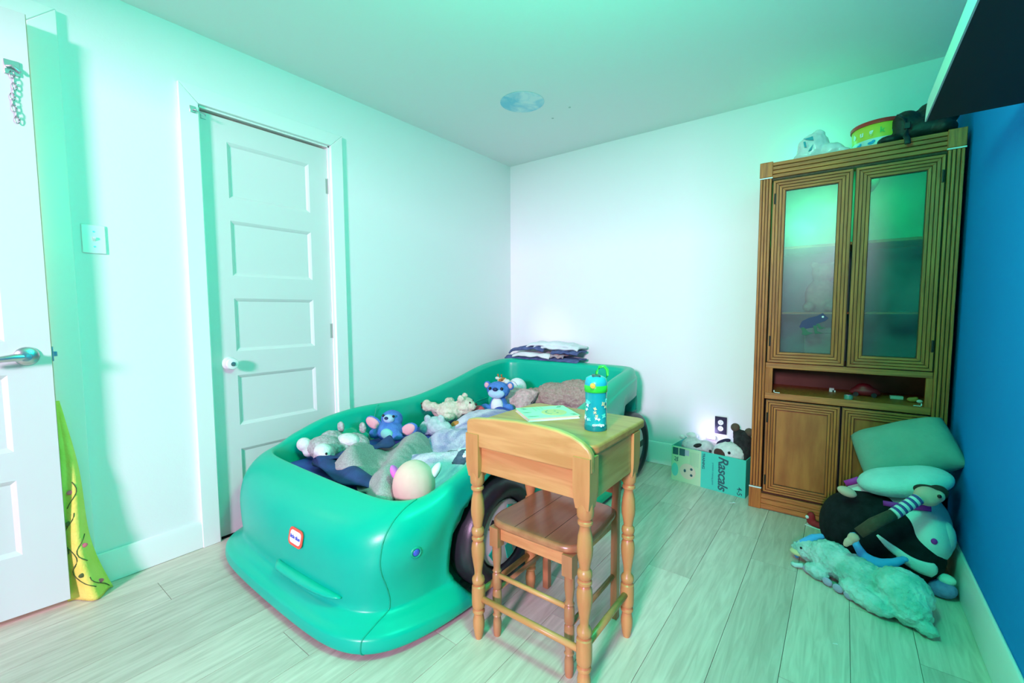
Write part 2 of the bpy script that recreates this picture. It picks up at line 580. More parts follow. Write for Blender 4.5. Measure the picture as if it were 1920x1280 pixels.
ot = thing('wall_outlet', 'black outlet plate with two white sockets above the cardboard box', 'outlet', (-0.645, YB, 0.354))
MB().box(-0.038, 0.038, -0.006, 0, -0.060, 0.060).build('plate', mat('navy_plate', (0.012, 0.012, 0.04), 0.4), ot, bevel=0.002)
for dz in (-0.021, 0.021):
    sk = MB().lathe([(0.0175, 0), (0.0175, 0.003), (0, 0.003)], 20, Matrix.Translation((0, -0.006, dz)) @ Matrix.Rotation(PI / 2, 4, 'X')).build('socket', M_WHITEP, ot)
    s = MB()
    for dx in (-0.006, 0.006):
        s.box(dx - 0.001, dx + 0.001, -0.0095, -0.0085, dz - 0.001, dz + 0.007)
    s.lathe([(0.0022, 0), (0.0022, 0.001)], 8, Matrix.Translation((0, -0.0085, dz - 0.007)) @ Matrix.Rotation(PI / 2, 4, 'X'))
    s.build('slot', M_BLACKP, sk)
nl = thing('night_light', 'glowing violet white night light behind the box below the outlet', 'night light', (-0.70, YB, 0.272))
MB().box(-0.03, 0.03, -0.028, -0.0, -0.02, 0.005).build('base', M_WHITEP, nl, bevel=0.004)
MB().ell((0, -0.018, 0.008), (0.022, 0.012, 0.012)).build('glowing_bulb', mat('night_glow', (1, 1, 1), 0.5, emit=(0.62, 0.50, 1.0), estr=8), nl, smooth=True)
light('night_light_glow', 'POINT', (-0.70, YB - 0.075, 0.29), 0.55, (0.62, 0.5, 1.0), radius=0.02)

# ------------------------------------------------------------------ car bed
bed = thing('car_bed', 'green plastic toddler car bed with black wheels in the corner', 'bed', (-1.745, 1.925, 0))
BA, BB = 0.672, 1.215          # half width, half length
HP = [(-1.3, 0.462), (-0.95, 0.464), (-0.80, 0.492), (-0.62, 0.543), (-0.40, 0.565), (0.0, 0.560), (0.40, 0.625), (0.75, 0.705), (1.02, 0.735), (1.3, 0.737)]
SIDE = [(0.012, 0.022), (0.0, 0.034), (0.0, 0.060), (0.008, 0.078), (0.020, 0.096), (0.038, 0.114), (0.046, 0.134), (0.042, 0.20), (0.034, -0.11), (0.044, -0.055), (0.056, -0.020), (0.078, -0.001), (0.104, -0.001), (0.122, -0.018), (0.130, -0.07), (0.138, 0.36), (0.146, 0.30), (0.15, 0.26)]
FRONT = [(0.010, 0.020), (0.0, 0.032), (0.0, 0.060), (0.008, 0.078), (0.058, 0.096), (0.100, 0.114), (0.116, 0.134), (0.112, 0.20), (0.116, 0.29), (0.136, 0.365), (0.170, 0.415), (0.206, 0.446), (0.234, 0.461), (0.248, 0.456), (0.255, 0.42), (0.260, 0.36), (0.264, 0.30), (0.268, 0.26)]


def cat(p, t):
    n = len(p) - 1
    i = min(int(t * n), n - 1)
    f = t * n - i
    a, b = p[max(i - 1, 0)], p[i]
    c, d = p[i + 1], p[min(i + 2, n)]
    r = []
    for k in range(2):
        r.append(0.5 * (2 * b[k] + (c[k] - a[k]) * f + (2 * a[k] - 5 * b[k] + 4 * c[k] - d[k]) * f * f + (3 * b[k] - a[k] - 3 * c[k] + d[k]) * f ** 3))
    return r


WHEELS = [(-0.545, 0.225), (0.905, 0.225)]


def hermite(pts, x):
    if x <= pts[0][0]:
        return pts[0][1]
    for q in range(len(pts) - 1):
        (a, b), (c, d) = pts[q], pts[q + 1]
        if x <= c:
            p0, p3 = pts[max(q - 1, 0)], pts[min(q + 2, len(pts) - 1)]
            m0 = (d - p0[1]) / (c - p0[0])
            m1 = (p3[1] - b) / (p3[0] - a)
            h = c - a
            t = (x - a) / h
            return (2 * t ** 3 - 3 * t * t + 1) * b + (t ** 3 - 2 * t * t + t) * h * m0 + (3 * t * t - 2 * t ** 3) * d + (t ** 3 - t * t) * h * m1
    return pts[-1][1]


def bedpt(th, t):
    c, s = math.cos(th), math.sin(th)
    n = 6.4 + 1.4 * smooth01(0.20, 0.36, t) + 2.0 * smooth01(0.5, 0.7, t)
    gx, gy = math.copysign(abs(c) ** (2 / 6.4), c), math.copysign(abs(s) ** (2 / 6.4), s)
    k0 = (abs(gx) ** n + abs(gy) ** n) ** (-1 / n)
    gx, gy = gx * k0, gy * k0
    a = math.degrees(math.atan2(abs(s), abs(c)))
    df, zf = cat(FRONT, t)
    dmid = df if s < 0 else 0.05
    yy = (BB - dmid) * gy
    up = smooth01(0.30, 0.50, t)
    wf = 0.0
    if s < 0:
        wf = smooth01(22, 58, a) * (1 - up) + smooth01(-0.78, -0.955, yy) * up
    rear = smooth01(30, 60, a) if s > 0 else 0.0
    h = hermite(HP, yy)
    side = [(d, z if i < 8 or i >= 15 else h + z) for i, (d, z) in enumerate(SIDE)]
    fl_ = smooth01(-0.70, -0.84, yy)
    side = [(d + (0.036 * fl_ if 4 < i < 8 else 0.016 * fl_ if i in (4, 8) else 0), z) for i, (d, z) in enumerate(side)]
    ds, zs = cat(side, t)
    z = zs + (zf - zs) * wf
    x = (BA - ds) * gx
    dy = ds + 0.05 * rear * smooth01(0.6, 0.75, t)
    if s < 0:
        q = (x / BA) ** 2
        dy = df - 0.058 * (1 - q) * smooth01(0.17, 0.30, t) * (1 - 0.65 * smooth01(0.5, 0.7, t)) + 0.026 * q * (1 - smooth01(0.15, 0.26, t))
    y = (BB - dy) * gy
    # wheel wells
    if t < 0.62:
        for wy, wz in WHEELS:
            rr = math.hypot(y - wy, z - wz)
            k = 1 - smooth01(0.238, 0.262, rr)
            if k > 0 and abs(c) > 0.3:
                x -= math.copysign(0.15 * k, x)
    return Vector((x, y, z))


NB, MBR = 520, 72
th_list = []
# even spacing along the outline
raw = [bedpt(2 * PI * k / 2400, 0.1) for k in range(2400)]
acc = [0.0]
for k in range(1, 2401):
    acc.append(acc[-1] + (Vector((raw[k % 2400].x, raw[k % 2400].y)) - Vector((raw[k - 1].x, raw[k - 1].y))).length)
j = 0
for k in range(NB):
    g = acc[-1] * k / NB
    while acc[j + 1] < g:
        j += 1
    f = (g - acc[j]) / max(1e-9, acc[j + 1] - acc[j])
    th_list.append(2 * PI * (j + f) / 2400)
vs, fs = [], []
for jx in range(MBR + 1):
    for th in th_list:
        vs.append(bedpt(th, jx / MBR))
for jx in range(MBR):
    for k in range(NB):
        fs.append((jx * NB + k, jx * NB + (k + 1) % NB, (jx + 1) * NB + (k + 1) % NB, (jx + 1) * NB + k))
fs.append(tuple(MBR * NB + k for k in range(NB)))
body = MB().add(vs, fs).build('body', M_BED, bed, smooth=True)


def near_th(x, front=True):
    best = min(th_list, key=lambda a: abs(bedpt(a, 0.05).x - x) + (10 if (math.sin(a) > 0) == front else 0))
    return best


def front_at(x, t):
    """point of the front surface at local x on profile row t"""
    lo, hi = -PI / 2, -0.02
    f = (lambda a: bedpt(a, t).x) if x >= 0 else (lambda a: -bedpt(a, t).x)
    for _ in range(40):
        m_ = (lo + hi) / 2
        if f(m_) < abs(x):
            lo = m_
        else:
            hi = m_
    p = bedpt(lo, t)
    return Vector((x, p.y, p.z))


def front_z(x, z):
    lo, hi = 6 / 17, 12 / 17
    for _ in range(40):
        m_ = (lo + hi) / 2
        if front_at(x, m_).z < z:
            lo = m_
        else:
            hi = m_
    return front_at(x, lo)


for xs in (0.535, -0.535):
    MB().tube([front_at(xs, 0.02 + k / 80 * 0.69) + Vector((0, -0.0006, 0.0006)) for k in range(81)], 0.0024, 8).build('seam', M_BEDS, bed, smooth=True)
# lip below the bonnet
lp, lr = [], []
for k in range(41):
    xx = -0.30 + 0.70 * k / 40
    e = abs(2 * k / 40 - 1)
    lp.append(Vector((xx, front_z(xx, 0.165).y - 0.004, 0.158)))
    lr.append(0.026 * math.sqrt(max(0.02, 1 - e ** 4)))
MB().tube(lp, lr, 14, flat=(1.0, 0.6)).build('front_lip', M_BED, bed, smooth=True)
# inner rail panel line
MB().tube([bedpt(th, 0.86) + Vector((0, 0, -0.02)) for th in th_list[int(NB * 0.02):int(NB * 0.48)]], 0.004, 6).build('rail_groove', M_BEDS, bed, smooth=True)
# headlight plug and dimple on the fender
hb = min(((abs(bedpt(th, t_ / 120).y + 0.962) + abs(bedpt(th, t_ / 120).z - 0.306), th, t_ / 120) for th in th_list if math.cos(th) > 0.2 and math.sin(th) < 0 for t_ in range(44, 75)))
hp0 = bedpt(hb[1], hb[2])
hn = (bedpt(hb[1] + 0.01, hb[2]) - hp0).cross(bedpt(hb[1], hb[2] + 0.01) - hp0).normalized()
if hn.x < 0:
    hn = -hn
hm = Matrix.Translation(hp0) @ hn.to_track_quat('Z', 'Y').to_matrix().to_4x4()
dm = MB().lathe([(0.013, -0.002), (0.014, 0.0025), (0.0175, 0.0035), (0.021, 0.0015), (0.022, -0.002)], 24, hm, False).build('dimple', M_BEDS, bed, smooth=True)
MB().lathe([(0.013, -0.001), (0.0125, 0.002), (0.008, 0.0045), (0, 0.005)], 16, hm, False).build('plug', mat('blue_plug', (0.05, 0.10, 0.55), 0.3), dm, smooth=True)


def badge(parent, mtx, s, face):
    def rr(w, h, r, n=6):
        out = []
        for cx, cy, a0 in ((w - r, h - r, 0), (-w + r, h - r, 90), (-w + r, -h + r, 180), (w - r, -h + r, 270)):
            for k in range(n + 1):
                a = R(a0 + 90 * k / n)
                out.append((cx + r * math.cos(a), cy + r * math.sin(a)))
        return out
    o = MB().prism(rr(0.052 * s, 0.034 * s, 0.022 * s), -0.003, 0.0).build('badge', mat('badge_red', (0.75, 0.10, 0.06), 0.4), parent)
    o.matrix_local = mtx
    i = MB().prism(rr(0.040 * s, 0.024 * s, 0.014 * s), -0.0042, -0.002).build('badge_field', M_WHITEP, o)
    text('badge_lettering', 'little tikes', 0.0185 * s, face, o, (0, -0.0046, 0), (PI / 2, 0, 0), 0.0004, bold=0.0004)
    return o


M_BADGE = mat('badge_blue', (0.02, 0.08, 0.55), 0.4)
bp_, bq_ = front_z(0.140, 0.300), front_z(0.140, 0.330)
badge(bed, Matrix.Translation(bp_ + Vector((0, -0.001, 0))) @ Matrix.Rotation(math.atan2(bp_.y - bq_.y, bq_.z - bp_.z), 4, 'X'), 0.95, M_BADGE)
for side in (1, -1):
    for wy, wz in WHEELS:
        wm = Matrix.Translation((side * 0.535, wy, wz)) @ Matrix.Rotation(side * PI / 2, 4, 'Y')
        wh = bpy.data.objects.new('wheel', None)
        C.objects.link(wh)
        wh.parent = bed
        wh.matrix_local = wm
        MB().lathe([(0.10, 0.0), (0.205, 0.0), (0.222, 0.02), (0.225, 0.06), (0.222, 0.10), (0.208, 0.125), (0.185, 0.137), (0.160, 0.132), (0.145, 0.118), (0.140, 0.09), (0.0, 0.09)], 56, None, False).build('tire', M_TIRE, wh, smooth=True, angle=R(50))
        hub = MB().lathe([(0.135, 0.085), (0.135, 0.112), (0.125, 0.120), (0.06, 0.124), (0.0, 0.124)], 40, None, False).build('hubcap', M_HUB, wh, smooth=True, angle=R(40))
        for k in range(5):
            a = 2 * PI * k / 5 + 0.3
            MB().box(0.05, 0.115, -0.02, 0.02, 0.116, 0.1255, Matrix.Rotation(a, 4, 'Z')).build('hub_slot', M_BLACKP if k % 2 else M_BED, hub)
        if side == 1:
            badge(wh, Matrix.Rotation(PI / 2, 4, 'Z') @ Matrix.Translation((0, 0.02, 0.127)) @ Matrix.Rotation(-PI / 2, 4, 'X'), 0.7, M_BADGE)

# mattress
M_SHEET = mat('indigo_sheet', (0.05, 0.07, 0.42), 0.85, (0.09, 0.12, 0.50), 6, 0.2, 30)
ma = MB().box(-2.255, -1.235, 1.03, 2.93, 0.262, 0.375).build('mattress', M_SHEET, bevel=0.03, seg=4)
tag(ma, 'mattress with a purple blue fitted sheet inside the car bed', 'mattress')

# ------------------------------------------------------------------ desk
dk = thing('child_desk', 'small honey pine desk with turned legs in front of the car bed', 'desk', (-0.77, 1.24, 0))
DX0, DX1, DY0, DY1 = -0.235, 0.225, -0.155, 0.245   # local extents of the top


def rounded(x0, x1, y0, y1, r, n=6):
    out = []
    for cx, cy, a0 in ((x1 - r, y1 - r, 0), (x0 + r, y1 - r, 90), (x0 + r, y0 + r, 180), (x1 - r, y0 + r, 270)):
        for k in range(n + 1):
            a = R(a0 + 90 * k / n)
            out.append((cx + r * math.cos(a), cy + r * math.sin(a)))
    return out


M_PINET = mat('honey_pine_top', (0.55, 0.19, 0.06), 0.42, (0.66, 0.26, 0.085), 3.0, 0.04, 30, stretch=(1.2, 8, 10), detail=5, distort=0.8)
MB().prism(rounded(-0.242, 0.229, -0.148, 0.262, 0.035), 0.735, 0.763, 'XY').build('desk_top', M_PINET, dk, bevel=0.008, seg=3)
# raised curved front board
fb = [(-0.236, 0.690), (-0.236, 0.770), (-0.228, 0.781), (-0.20, 0.788), (-0.12, 0.797), (-0.03, 0.803), (0.05, 0.803), (0.12, 0.799), (0.165, 0.790), (0.20, 0.776), (0.222, 0.760), (0.231, 0.745), (0.231, 0.690)]
MB().prism(fb, -0.172, -0.148).build('front_board', M_PINE, dk, bevel=0.006, seg=3)
MB().box(-0.19, 0.185, -0.157, -0.140, 0.603, 0.735).build('front_apron', M_PINE, dk, bevel=0.002)
MB().box(-0.19, 0.185, 0.148, 0.163, 0.603, 0.735).build('back_apron', M_PINE, dk, bevel=0.002)
M_PINES = mat('honey_pine_side', (0.48, 0.24, 0.075), 0.38, (0.60, 0.33, 0.12), 3.0, 0.04, 30, stretch=(8, 1.2, 10), detail=5, distort=0.8)
for xs in (-0.223, 0.207):
    MB().box(xs, xs + 0.014, -0.13, 0.14, 0.603, 0.735).build('side_apron', M_PINES, dk, bevel=0.002)
LEG = [(0.0, 0.0), (0.011, 0.0), (0.015, 0.012), (0.020, 0.045), (0.0205, 0.065), (0.017, 0.085), (0.016, 0.092), (0.0215, 0.098), (0.0215, 0.104), (0.016, 0.110), (0.0225, 0.118), (0.0235, 0.13), (0.0235, 0.175), (0.0225, 0.192), (0.015, 0.198), (0.021, 0.204), (0.0225, 0.213), (0.021, 0.222), (0.013, 0.232), (0.014, 0.25), (0.022, 0.30), (0.0235, 0.325), (0.021, 0.345), (0.016, 0.355), (0.0215, 0.360), (0.0215, 0.367), (0.016, 0.373), (0.0205, 0.378), (0.022, 0.387), (0.0205, 0.397), (0.015, 0.404), (0.0175, 0.42), (0.0225, 0.445), (0.0235, 0.465), (0.021, 0.50), (0.0155, 0.525), (0.0165, 0.532), (0.022, 0.538), (0.022, 0.545), (0.017, 0.55), (0.024, 0.56), (0.025, 0.58), (0.0235, 0.60)]


def turned(prof, sz, n=18):
    mb = MB().lathe([(r * 1.0, z) for r, z in prof], n, None, False)
    return mb


def desk_leg(x, y):
    mb = turned(LEG, 1)
    # tapering square block above
    k = len(mb.v)
    rings = []
    for q, z in ((0.021, 0.585), (0.026, 0.62), (0.027, 0.64), (0.027, 0.735)):
        rings.append([(q, q, z), (-q, q, z), (-q, -q, z), (q, -q, z)])
    vs = [p for r_ in rings for p in r_]
    fs = [(0, 3, 2, 1)]
    for i in range(3):
        for c_ in range(4):
            fs.append((i * 4 + c_, i * 4 + (c_ + 1) % 4, (i + 1) * 4 + (c_ + 1) % 4, (i + 1) * 4 + c_))
    fs.append((12, 13, 14, 15))
    mb.add(vs, fs)
    o = mb.build('leg', M_PINEV, dk, smooth=True, angle=R(42))
    o.location = (x, y, 0)
    return o


LX0, LX1, LY0, LY1 = -0.208, 0.203, -0.150, 0.168
for x_ in (LX0, LX1):
    for y_ in (LY0, LY1):
        desk_leg(x_, y_)
MB().tube([(LX0, LY0, 0.150), (LX1, LY0, 0.150)], 0.0105, 12).build('stretcher', M_PINE, dk, smooth=True)
for x_ in (LX0, LX1):
    MB().tube([(x_, LY0, 0.162), (x_, LY1, 0.162)], 0.011, 12).build('stretcher', M_PINEV, dk, smooth=True)

# ------------------------------------------------------------------ child chair under the desk
cr = thing('child_chair', 'small brown wooden chair pushed under the desk', 'chair', (-0.79, 1.30, 0))
sp = []
for k in range(40):
    a = 2 * PI * k / 40
    sp.append(((0.178 - 0.008 * (math.sin(a) > 0)) * math.copysign(abs(math.cos(a)) ** 0.35, math.cos(a)), 0.180 * math.copysign(abs(math.sin(a)) ** 0.35, math.sin(a))))
st = MB().prism(sp, 0.398, 0.424, 'XY').build('seat', M_SEAT, cr, bevel=0.010, seg=3)
for xs in (-0.06, 0.06):
    MB().box(xs - 0.0008, xs + 0.0008, -0.17, 0.16, 0.4235, 0.4243).build('board_joint', M_DKMET, st)
MB().box(-0.135, 0.135, -0.160, -0.146, 0.352, 0.398).build('seat_apron', M_PINE, cr, bevel=0.002)
for xs in (-0.148, 0.136):
    MB().box(xs, xs + 0.012, -0.14, 0.14, 0.352, 0.398).build('seat_apron', M_PINEV, cr, bevel=0.002)
CLEG = [(0.0, 0.0), (0.012, 0.0), (0.0145, 0.02), (0.015, 0.05), (0.012, 0.07), (0.016, 0.076), (0.012, 0.083), (0.0155, 0.10), (0.0165, 0.14), (0.0155, 0.165), (0.012, 0.172), (0.016, 0.178), (0.0165, 0.20), (0.016, 0.225), (0.012, 0.232), (0.016, 0.238), (0.012, 0.245), (0.013, 0.26), (0.0165, 0.29), (0.016, 0.32), (0.017, 0.335)]
for xs in (-0.145, 0.145):
    mb = turned(CLEG, 1)
    mb.box(-0.018, 0.018, -0.018, 0.018, 0.33, 0.398)
    o = mb.build('leg', mat('brown_pine_leg', (0.38, 0.175, 0.07), 0.35, (0.46, 0.23, 0.10), 4.0, stretch=(8, 8, 1)), cr, smooth=True, angle=R(42))
    o.location = (xs, -0.160, 0)
M_POST = MATS['brown_pine_leg']
for xs in (-0.150, 0.150):
    MB().prism([(0.158, 0), (0.186, 0), (0.180, 0.42), (0.205, 0.66), (0.187, 0.66), (0.156, 0.42)], xs - 0.013, xs + 0.013, 'YZ').build('back_post', M_POST, cr, bevel=0.003)
MB().box(-0.137, 0.137, 0.186, 0.200, 0.575, 0.645).build('backrest', M_SEAT, cr, bevel=0.004)
MB().box(-0.137, 0.137, 0.174, 0.187, 0.47, 0.51).build('back_rail', M_SEAT, cr, bevel=0.004)
MB().tube([(-0.145, -0.160, 0.222), (0.145, -0.160, 0.222)], 0.0085, 12).build('stretcher', M_PINE, cr, smooth=True)
for xs in (-0.146, 0.146):
    MB().tube([(xs, -0.158, 0.165), (xs, 0.165, 0.165)], 0.0085, 12).build('stretcher', M_POST, cr, smooth=True)

# ------------------------------------------------------------------ book and bottle on the desk
bk = thing('board_book', 'thin pale green picture book lying on the desk', 'book', (-0.855, 1.335, 0.7635), R(-38))
M_BOOK = mat('book_green', (0.42, 0.80, 0.42), 0.45, (0.50, 0.85, 0.50), 10)
MB().box(-0.083, 0.083, -0.095, 0.095, 0.0, 0.003).build('back_cover', mat('book_back', (0.75, 0.82, 0.72), 0.5), bk)
MB().box(-0.081, 0.081, -0.092, 0.092, 0.003, 0.010).build('pages', mat('book_pages', (0.72, 0.62, 0.45), 0.7, (0.80, 0.72, 0.58), 40, stretch=(1, 1, 60)), bk)
cv = MB().box(-0.083, 0.083, -0.095, 0.095, 0.010, 0.0125).build('front_cover', M_BOOK, bk)
MB().lathe([(0, 0.0125), (0.046, 0.0125), (0.046, 0.0132), (0, 0.0132)], 32, Matrix.Translation((0.018, 0.022, 0)), False).build('cover_disc', mat('book_orange', (0.72, 0.45, 0.22), 0.5), cv)
M_INK = mat('book_ink', (0.16, 0.30, 0.24), 0.6)
sm = MB()
for k in range(12):
    a = 0.6 + 1.9 * k / 11
    px, py = 0.018 + 0.03 * math.cos(a + PI), 0.022 + 0.03 * math.sin(a + PI)
    sm.box(px - 0.003, px + 0.003, py - 0.0015, py + 0.0015, 0.0132, 0.0137)
for ex in (0.004, 0.032):
    sm.lathe([(0.004, 0.0132), (0.004, 0.0138)], 10, Matrix.Translation((ex, 0.03, 0)))
sm.build('cover_drawing', M_INK, cv)
for k, (a, b, s_) in enumerate(((-0.06, -0.07, 0.012), (0.06, -0.07, 0.014), (-0.06, 0.07, 0.011), (0.066, 0.08, 0.010), (0.0, -0.075, 0.010))):
    lf = MB()
    for q in range(3):
        lf.box(-s_, s_, -0.002, 0.002, 0.0125, 0.0131, Matrix.Translation((a, b + 0.006 * (q - 1), 0)) @ Matrix.Rotation(0.5 + k, 4, 'Z'))
    lf.build('cover_leaf', M_INK, cv)
for k in range(3):
    MB().box(-0.072, -0.02 - 0.01 * k, -0.035 + 0.016 * k, -0.031 + 0.016 * k, 0.0125, 0.0130).build('cover_line', mat('book_print', (0.30, 0.62, 0.36), 0.6), cv)

bt = thing('water_bottle', 'teal clear drinking bottle with bright green lid on the desk', 'bottle', (-0.625, 1.268, 0.7635), R(30))
M_BOT = mat('teal_bottle', (0.01, 0.30, 0.36), 0.12, (0.02, 0.42, 0.42), 9, coat=0.6)
MB().lathe([(0, 0), (0.030, 0.0), (0.0345, 0.004), (0.0355, 0.02), (0.035, 0.05), (0.0335, 0.09), (0.0345, 0.118), (0.0345, 0.124), (0, 0.124)], 36, None, False).build('bottle_body', M_BOT, bt, smooth=True, angle=R(50))
MB().lathe([(0.0352, 0.0), (0.0362, 0.004), (0.0362, 0.016), (0.0357, 0.018)], 36, None, True).build('base_band', mat('deep_teal', (0.0, 0.22, 0.22), 0.3), bt, smooth=True, angle=R(50))
MB().lathe([(0.0352, 0.122), (0.0368, 0.124), (0.0368, 0.142), (0.035, 0.145)], 36).build('lid_ring', mat('bright_green_lid', (0.03, 0.62, 0.05), 0.3), bt, smooth=True, angle=R(50))
lid = MB().lathe([(0.0355, 0.143), (0.0355, 0.152), (0.031, 0.166), (0.020, 0.172), (0, 0.173)], 36, None, False).build('lid', mat('sky_lid', (0.02, 0.36, 0.50), 0.3), bt, smooth=True, angle=R(60))
MB().box(-0.013, 0.013, -0.020, 0.012, 0.166, 0.1765).build('spout', mat('dark_spout', (0.02, 0.06, 0.07), 0.4), lid, bevel=0.003)
MB().lathe([(0.009, 0), (0.008, 0.006), (0, 0.007)], 16, Matrix.Translation((-0.012, -0.0335, 0.146)) @ Matrix.Rotation(PI / 2, 4, 'X')).build('push_button', mat('orange_button', (0.85, 0.42, 0.06), 0.35), lid, smooth=True, angle=R(50))
hpts = [(0.002, 0.012, 0.166), (0.003, 0.014, 0.184), (0.012, 0.016, 0.199), (0.026, 0.016, 0.201), (0.036, 0.014, 0.190), (0.037, 0.012, 0.174), (0.031, 0.010, 0.158)]
MB().tube(hpts, [0.004, 0.0045, 0.005, 0.005, 0.005, 0.0045, 0.004], 10, flat=(1.0, 1.0)).build('carry_loop', mat('bright_green_lid', (0, 0, 0)), lid, smooth=True)
text('lettering', 'contigo', 0.0125, M_WHITEP, bt, (0.006, -0.0352, 0.022), (PI / 2, 0, R(8)), 0.0012, bold=0.0003)
random.seed(21)
for k in range(16):
    a = -PI / 2 + (random.random() - 0.5) * 2.6
    z = 0.034 + 0.07 * random.random()
    mtx = Matrix.Rotation(a + PI / 2, 4, 'Z') @ Matrix.Translation((0, -0.0348, z)) @ Matrix.Rotation(random.random() * 3, 4, 'Y')
    mb = MB()
    s_ = 0.004 + 0.004 * random.random()
    pts = [(s_ * (1.3 if q % 2 else 0.6) * math.cos(2 * PI * q / 8), s_ * (1.0 if q % 2 else 0.6) * math.sin(2 * PI * q / 8)) for q in range(8)]
    mb.prism(pts, -0.0012, 0.001)
    o = mb.build('printed_shape', [M_WHITEP, mat('mint_print', (0.15, 0.75, 0.60), 0.4), mat('sand_print', (0.62, 0.52, 0.32), 0.4)][k % 3], bt)
    o.matrix_local = mtx

# ------------------------------------------------------------------ oak display cabinet
cb = thing('display_cabinet', 'tall oak display cabinet with two glass doors against the blue wall', 'cabinet', (0.0, 2.818, 0))
CX0, CX1, CD, CHT = -0.402, 0.404, 0.392, 1.952
carc = MB()
carc.box(CX0 + 0.004, CX0 + 0.022, 0.02, CD, 0.0, 1.94).box(CX1 - 0.022, CX1 - 0.004, 0.02, CD, 0.0, 1.94)
carc.box(CX0 + 0.022, CX1 - 0.022, 0.02, CD, 0.075, 0.095)
carc.box(CX0 + 0.022, CX1 - 0.022, 0.03, CD, 0.655, 0.676).box(CX0 + 0.022, CX1 - 0.022, 0.03, CD, 0.822, 0.842)
carc.box(CX0 + 0.004, CX1 - 0.004, 0.02, CD, 1.925, 1.945)
carc.build('carcass', M_OAK, cb)
MB().box(CX0 + 0.01, CX1 - 0.01, CD - 0.008, CD, 0.09, 1.93).build('back_panel', mat('cabinet_back', (0.06, 0.13, 0.13), 0.5, (0.10, 0.18, 0.18), 5), cb)
MB().box(CX0 + 0.022, CX1 - 0.022, 0.06, CD - 0.01, 1.478, 1.492).build('inner_shelf', M_OAKH, cb)
MB().box(CX0 + 0.022, CX1 - 0.022, 0.06, CD - 0.01, 1.12, 1.13).build('inner_shelf', M_OAKH, cb)
MB().box(CX0 + 0.022, CX1 - 0.022, CD - 0.012, CD - 0.009, 0.676, 0.822).build('niche_back', mat('niche_brown', (0.16, 0.06, 0.025), 0.6, (0.22, 0.09, 0.04), 6), cb)
M_GROOVE = mat('oak_groove', (0.07, 0.022, 0.006), 0.6, (0.11, 0.035, 0.01), 8, stretch=(14, 14, 0.9))
# fluted side posts
for x0, x1 in ((CX0, -0.343), (0.345, CX1)):
    po = MB().box(x0, x1, 0.006, 0.03, 0.0, CHT - 0.002).build('post', M_GROOVE, cb, bevel=0.002)
    wv = (x1 - x0 - 0.0145) / 4
    for k in range(4):
        xa = x0 + 0.002 + k * (wv + 0.0035)
        MB().box(xa, xa + wv, -0.002, 0.008, 0.128, 1.862).build('bead', M_OAK, po, bevel=0.002)
    for z0, z1 in ((0.0, 0.118), (1.870, CHT)):
        MB().box(x0 - 0.002, x1 + 0.002, -0.004, 0.008, z0, z1).build('block', M_OAK, po, bevel=0.003)
    for z in (0.1195, 1.8625):
        MB().box(x0 - 0.002, x1 + 0.002, -0.005, 0.004, z, z + 0.006).build('inlay_strip', M_WHITEP, po)
# crown with horizontal beads, base rail, middle rails
cw = MB().box(-0.343, 0.345, 0.012, 0.03, 1.853, 1.945).build('crown', M_GROOVE, cb)
for k in range(4):
    z0 = 1.864 + k * 0.0215
    MB().box(-0.343, 0.345, 0.002, 0.013, z0, z0 + 0.0182).build('bead', M_OAKH, cw, bevel=0.002)
br = MB().box(-0.343, 0.345, 0.012, 0.03, 0.0, 0.10).build('base_rail', M_GROOVE, cb)
for k in range(3):
    MB().box(-0.343, 0.345, 0.0, 0.013, 0.004 + k * 0.030, 0.032 + k * 0.030).build('bead', M_OAKH, br, bevel=0.002)
MB().box(-0.343, 0.345, 0.008, 0.03, 0.642, 0.678).build('lower_rail', M_OAKH, cb, bevel=0.002)
MB().box(-0.343, 0.345, 0.008, 0.03, 0.817, 0.848).build('upper_rail', M_OAKH, cb, bevel=0.002)
MB().box(-0.343, -0.308, 0.008, 0.03, 0.678, 0.817).box(0.322, 0.345, 0.008, 0.03, 0.678, 0.817).build('niche_stile', M_OAK, cb)

# dusty glass
gm = bpy.data.materials.new('dusty_glass')
gm.use_nodes = True
nt = gm.node_tree
for n in list(nt.nodes):
    nt.nodes.remove(n)
out = nt.nodes.new('ShaderNodeOutputMaterial')
tr = nt.nodes.new('ShaderNodeBsdfTransparent')
tr.inputs[0].default_value = (0.80, 0.95, 0.92, 1)
gl = nt.nodes.new('ShaderNodeBsdfGlossy')
gl.inputs['Roughness'].default_value = 0.28
df = nt.nodes.new('ShaderNodeBsdfDiffuse')
df.inputs[0].default_value = (0.22, 0.34, 0.33, 1)
fr = nt.nodes.new('ShaderNodeFresnel')
mx = nt.nodes.new('ShaderNodeMixShader')
nt.links.new(fr.outputs[0], mx.inputs[0])
nt.links.new(tr.outputs[0], mx.inputs[1])
nt.links.new(gl.outputs[0], mx.inputs[2])
tcn = nt.nodes.new('ShaderNodeTexCoord')
nn = nt.nodes.new('ShaderNodeTexNoise')
nn.inputs['Scale'].default_value = 7
nn.inputs['Detail'].default_value = 8
nt.links.new(tcn.outputs['Object'], nn.inputs['Vector'])
rp = nt.nodes.new('ShaderNodeValToRGB')
rp.color_ramp.elements[0].position = 0.35
rp.color_ramp.elements[0].color = (0.02, 0.02, 0.02, 1)
rp.color_ramp.elements[1].position = 0.75
rp.color_ramp.elements[1].color = (0.22, 0.22, 0.22, 1)
nt.links.new(nn.outputs['Fac'], rp.inputs[0])
mx2 = nt.nodes.new('ShaderNodeMixShader')
nt.links.new(rp.outputs[0], mx2.inputs[0])
nt.links.new(mx.outputs[0], mx2.inputs[1])
nt.links.new(df.outputs[0], mx2.inputs[2])
nt.links.new(mx2.outputs[0], out.inputs[0])


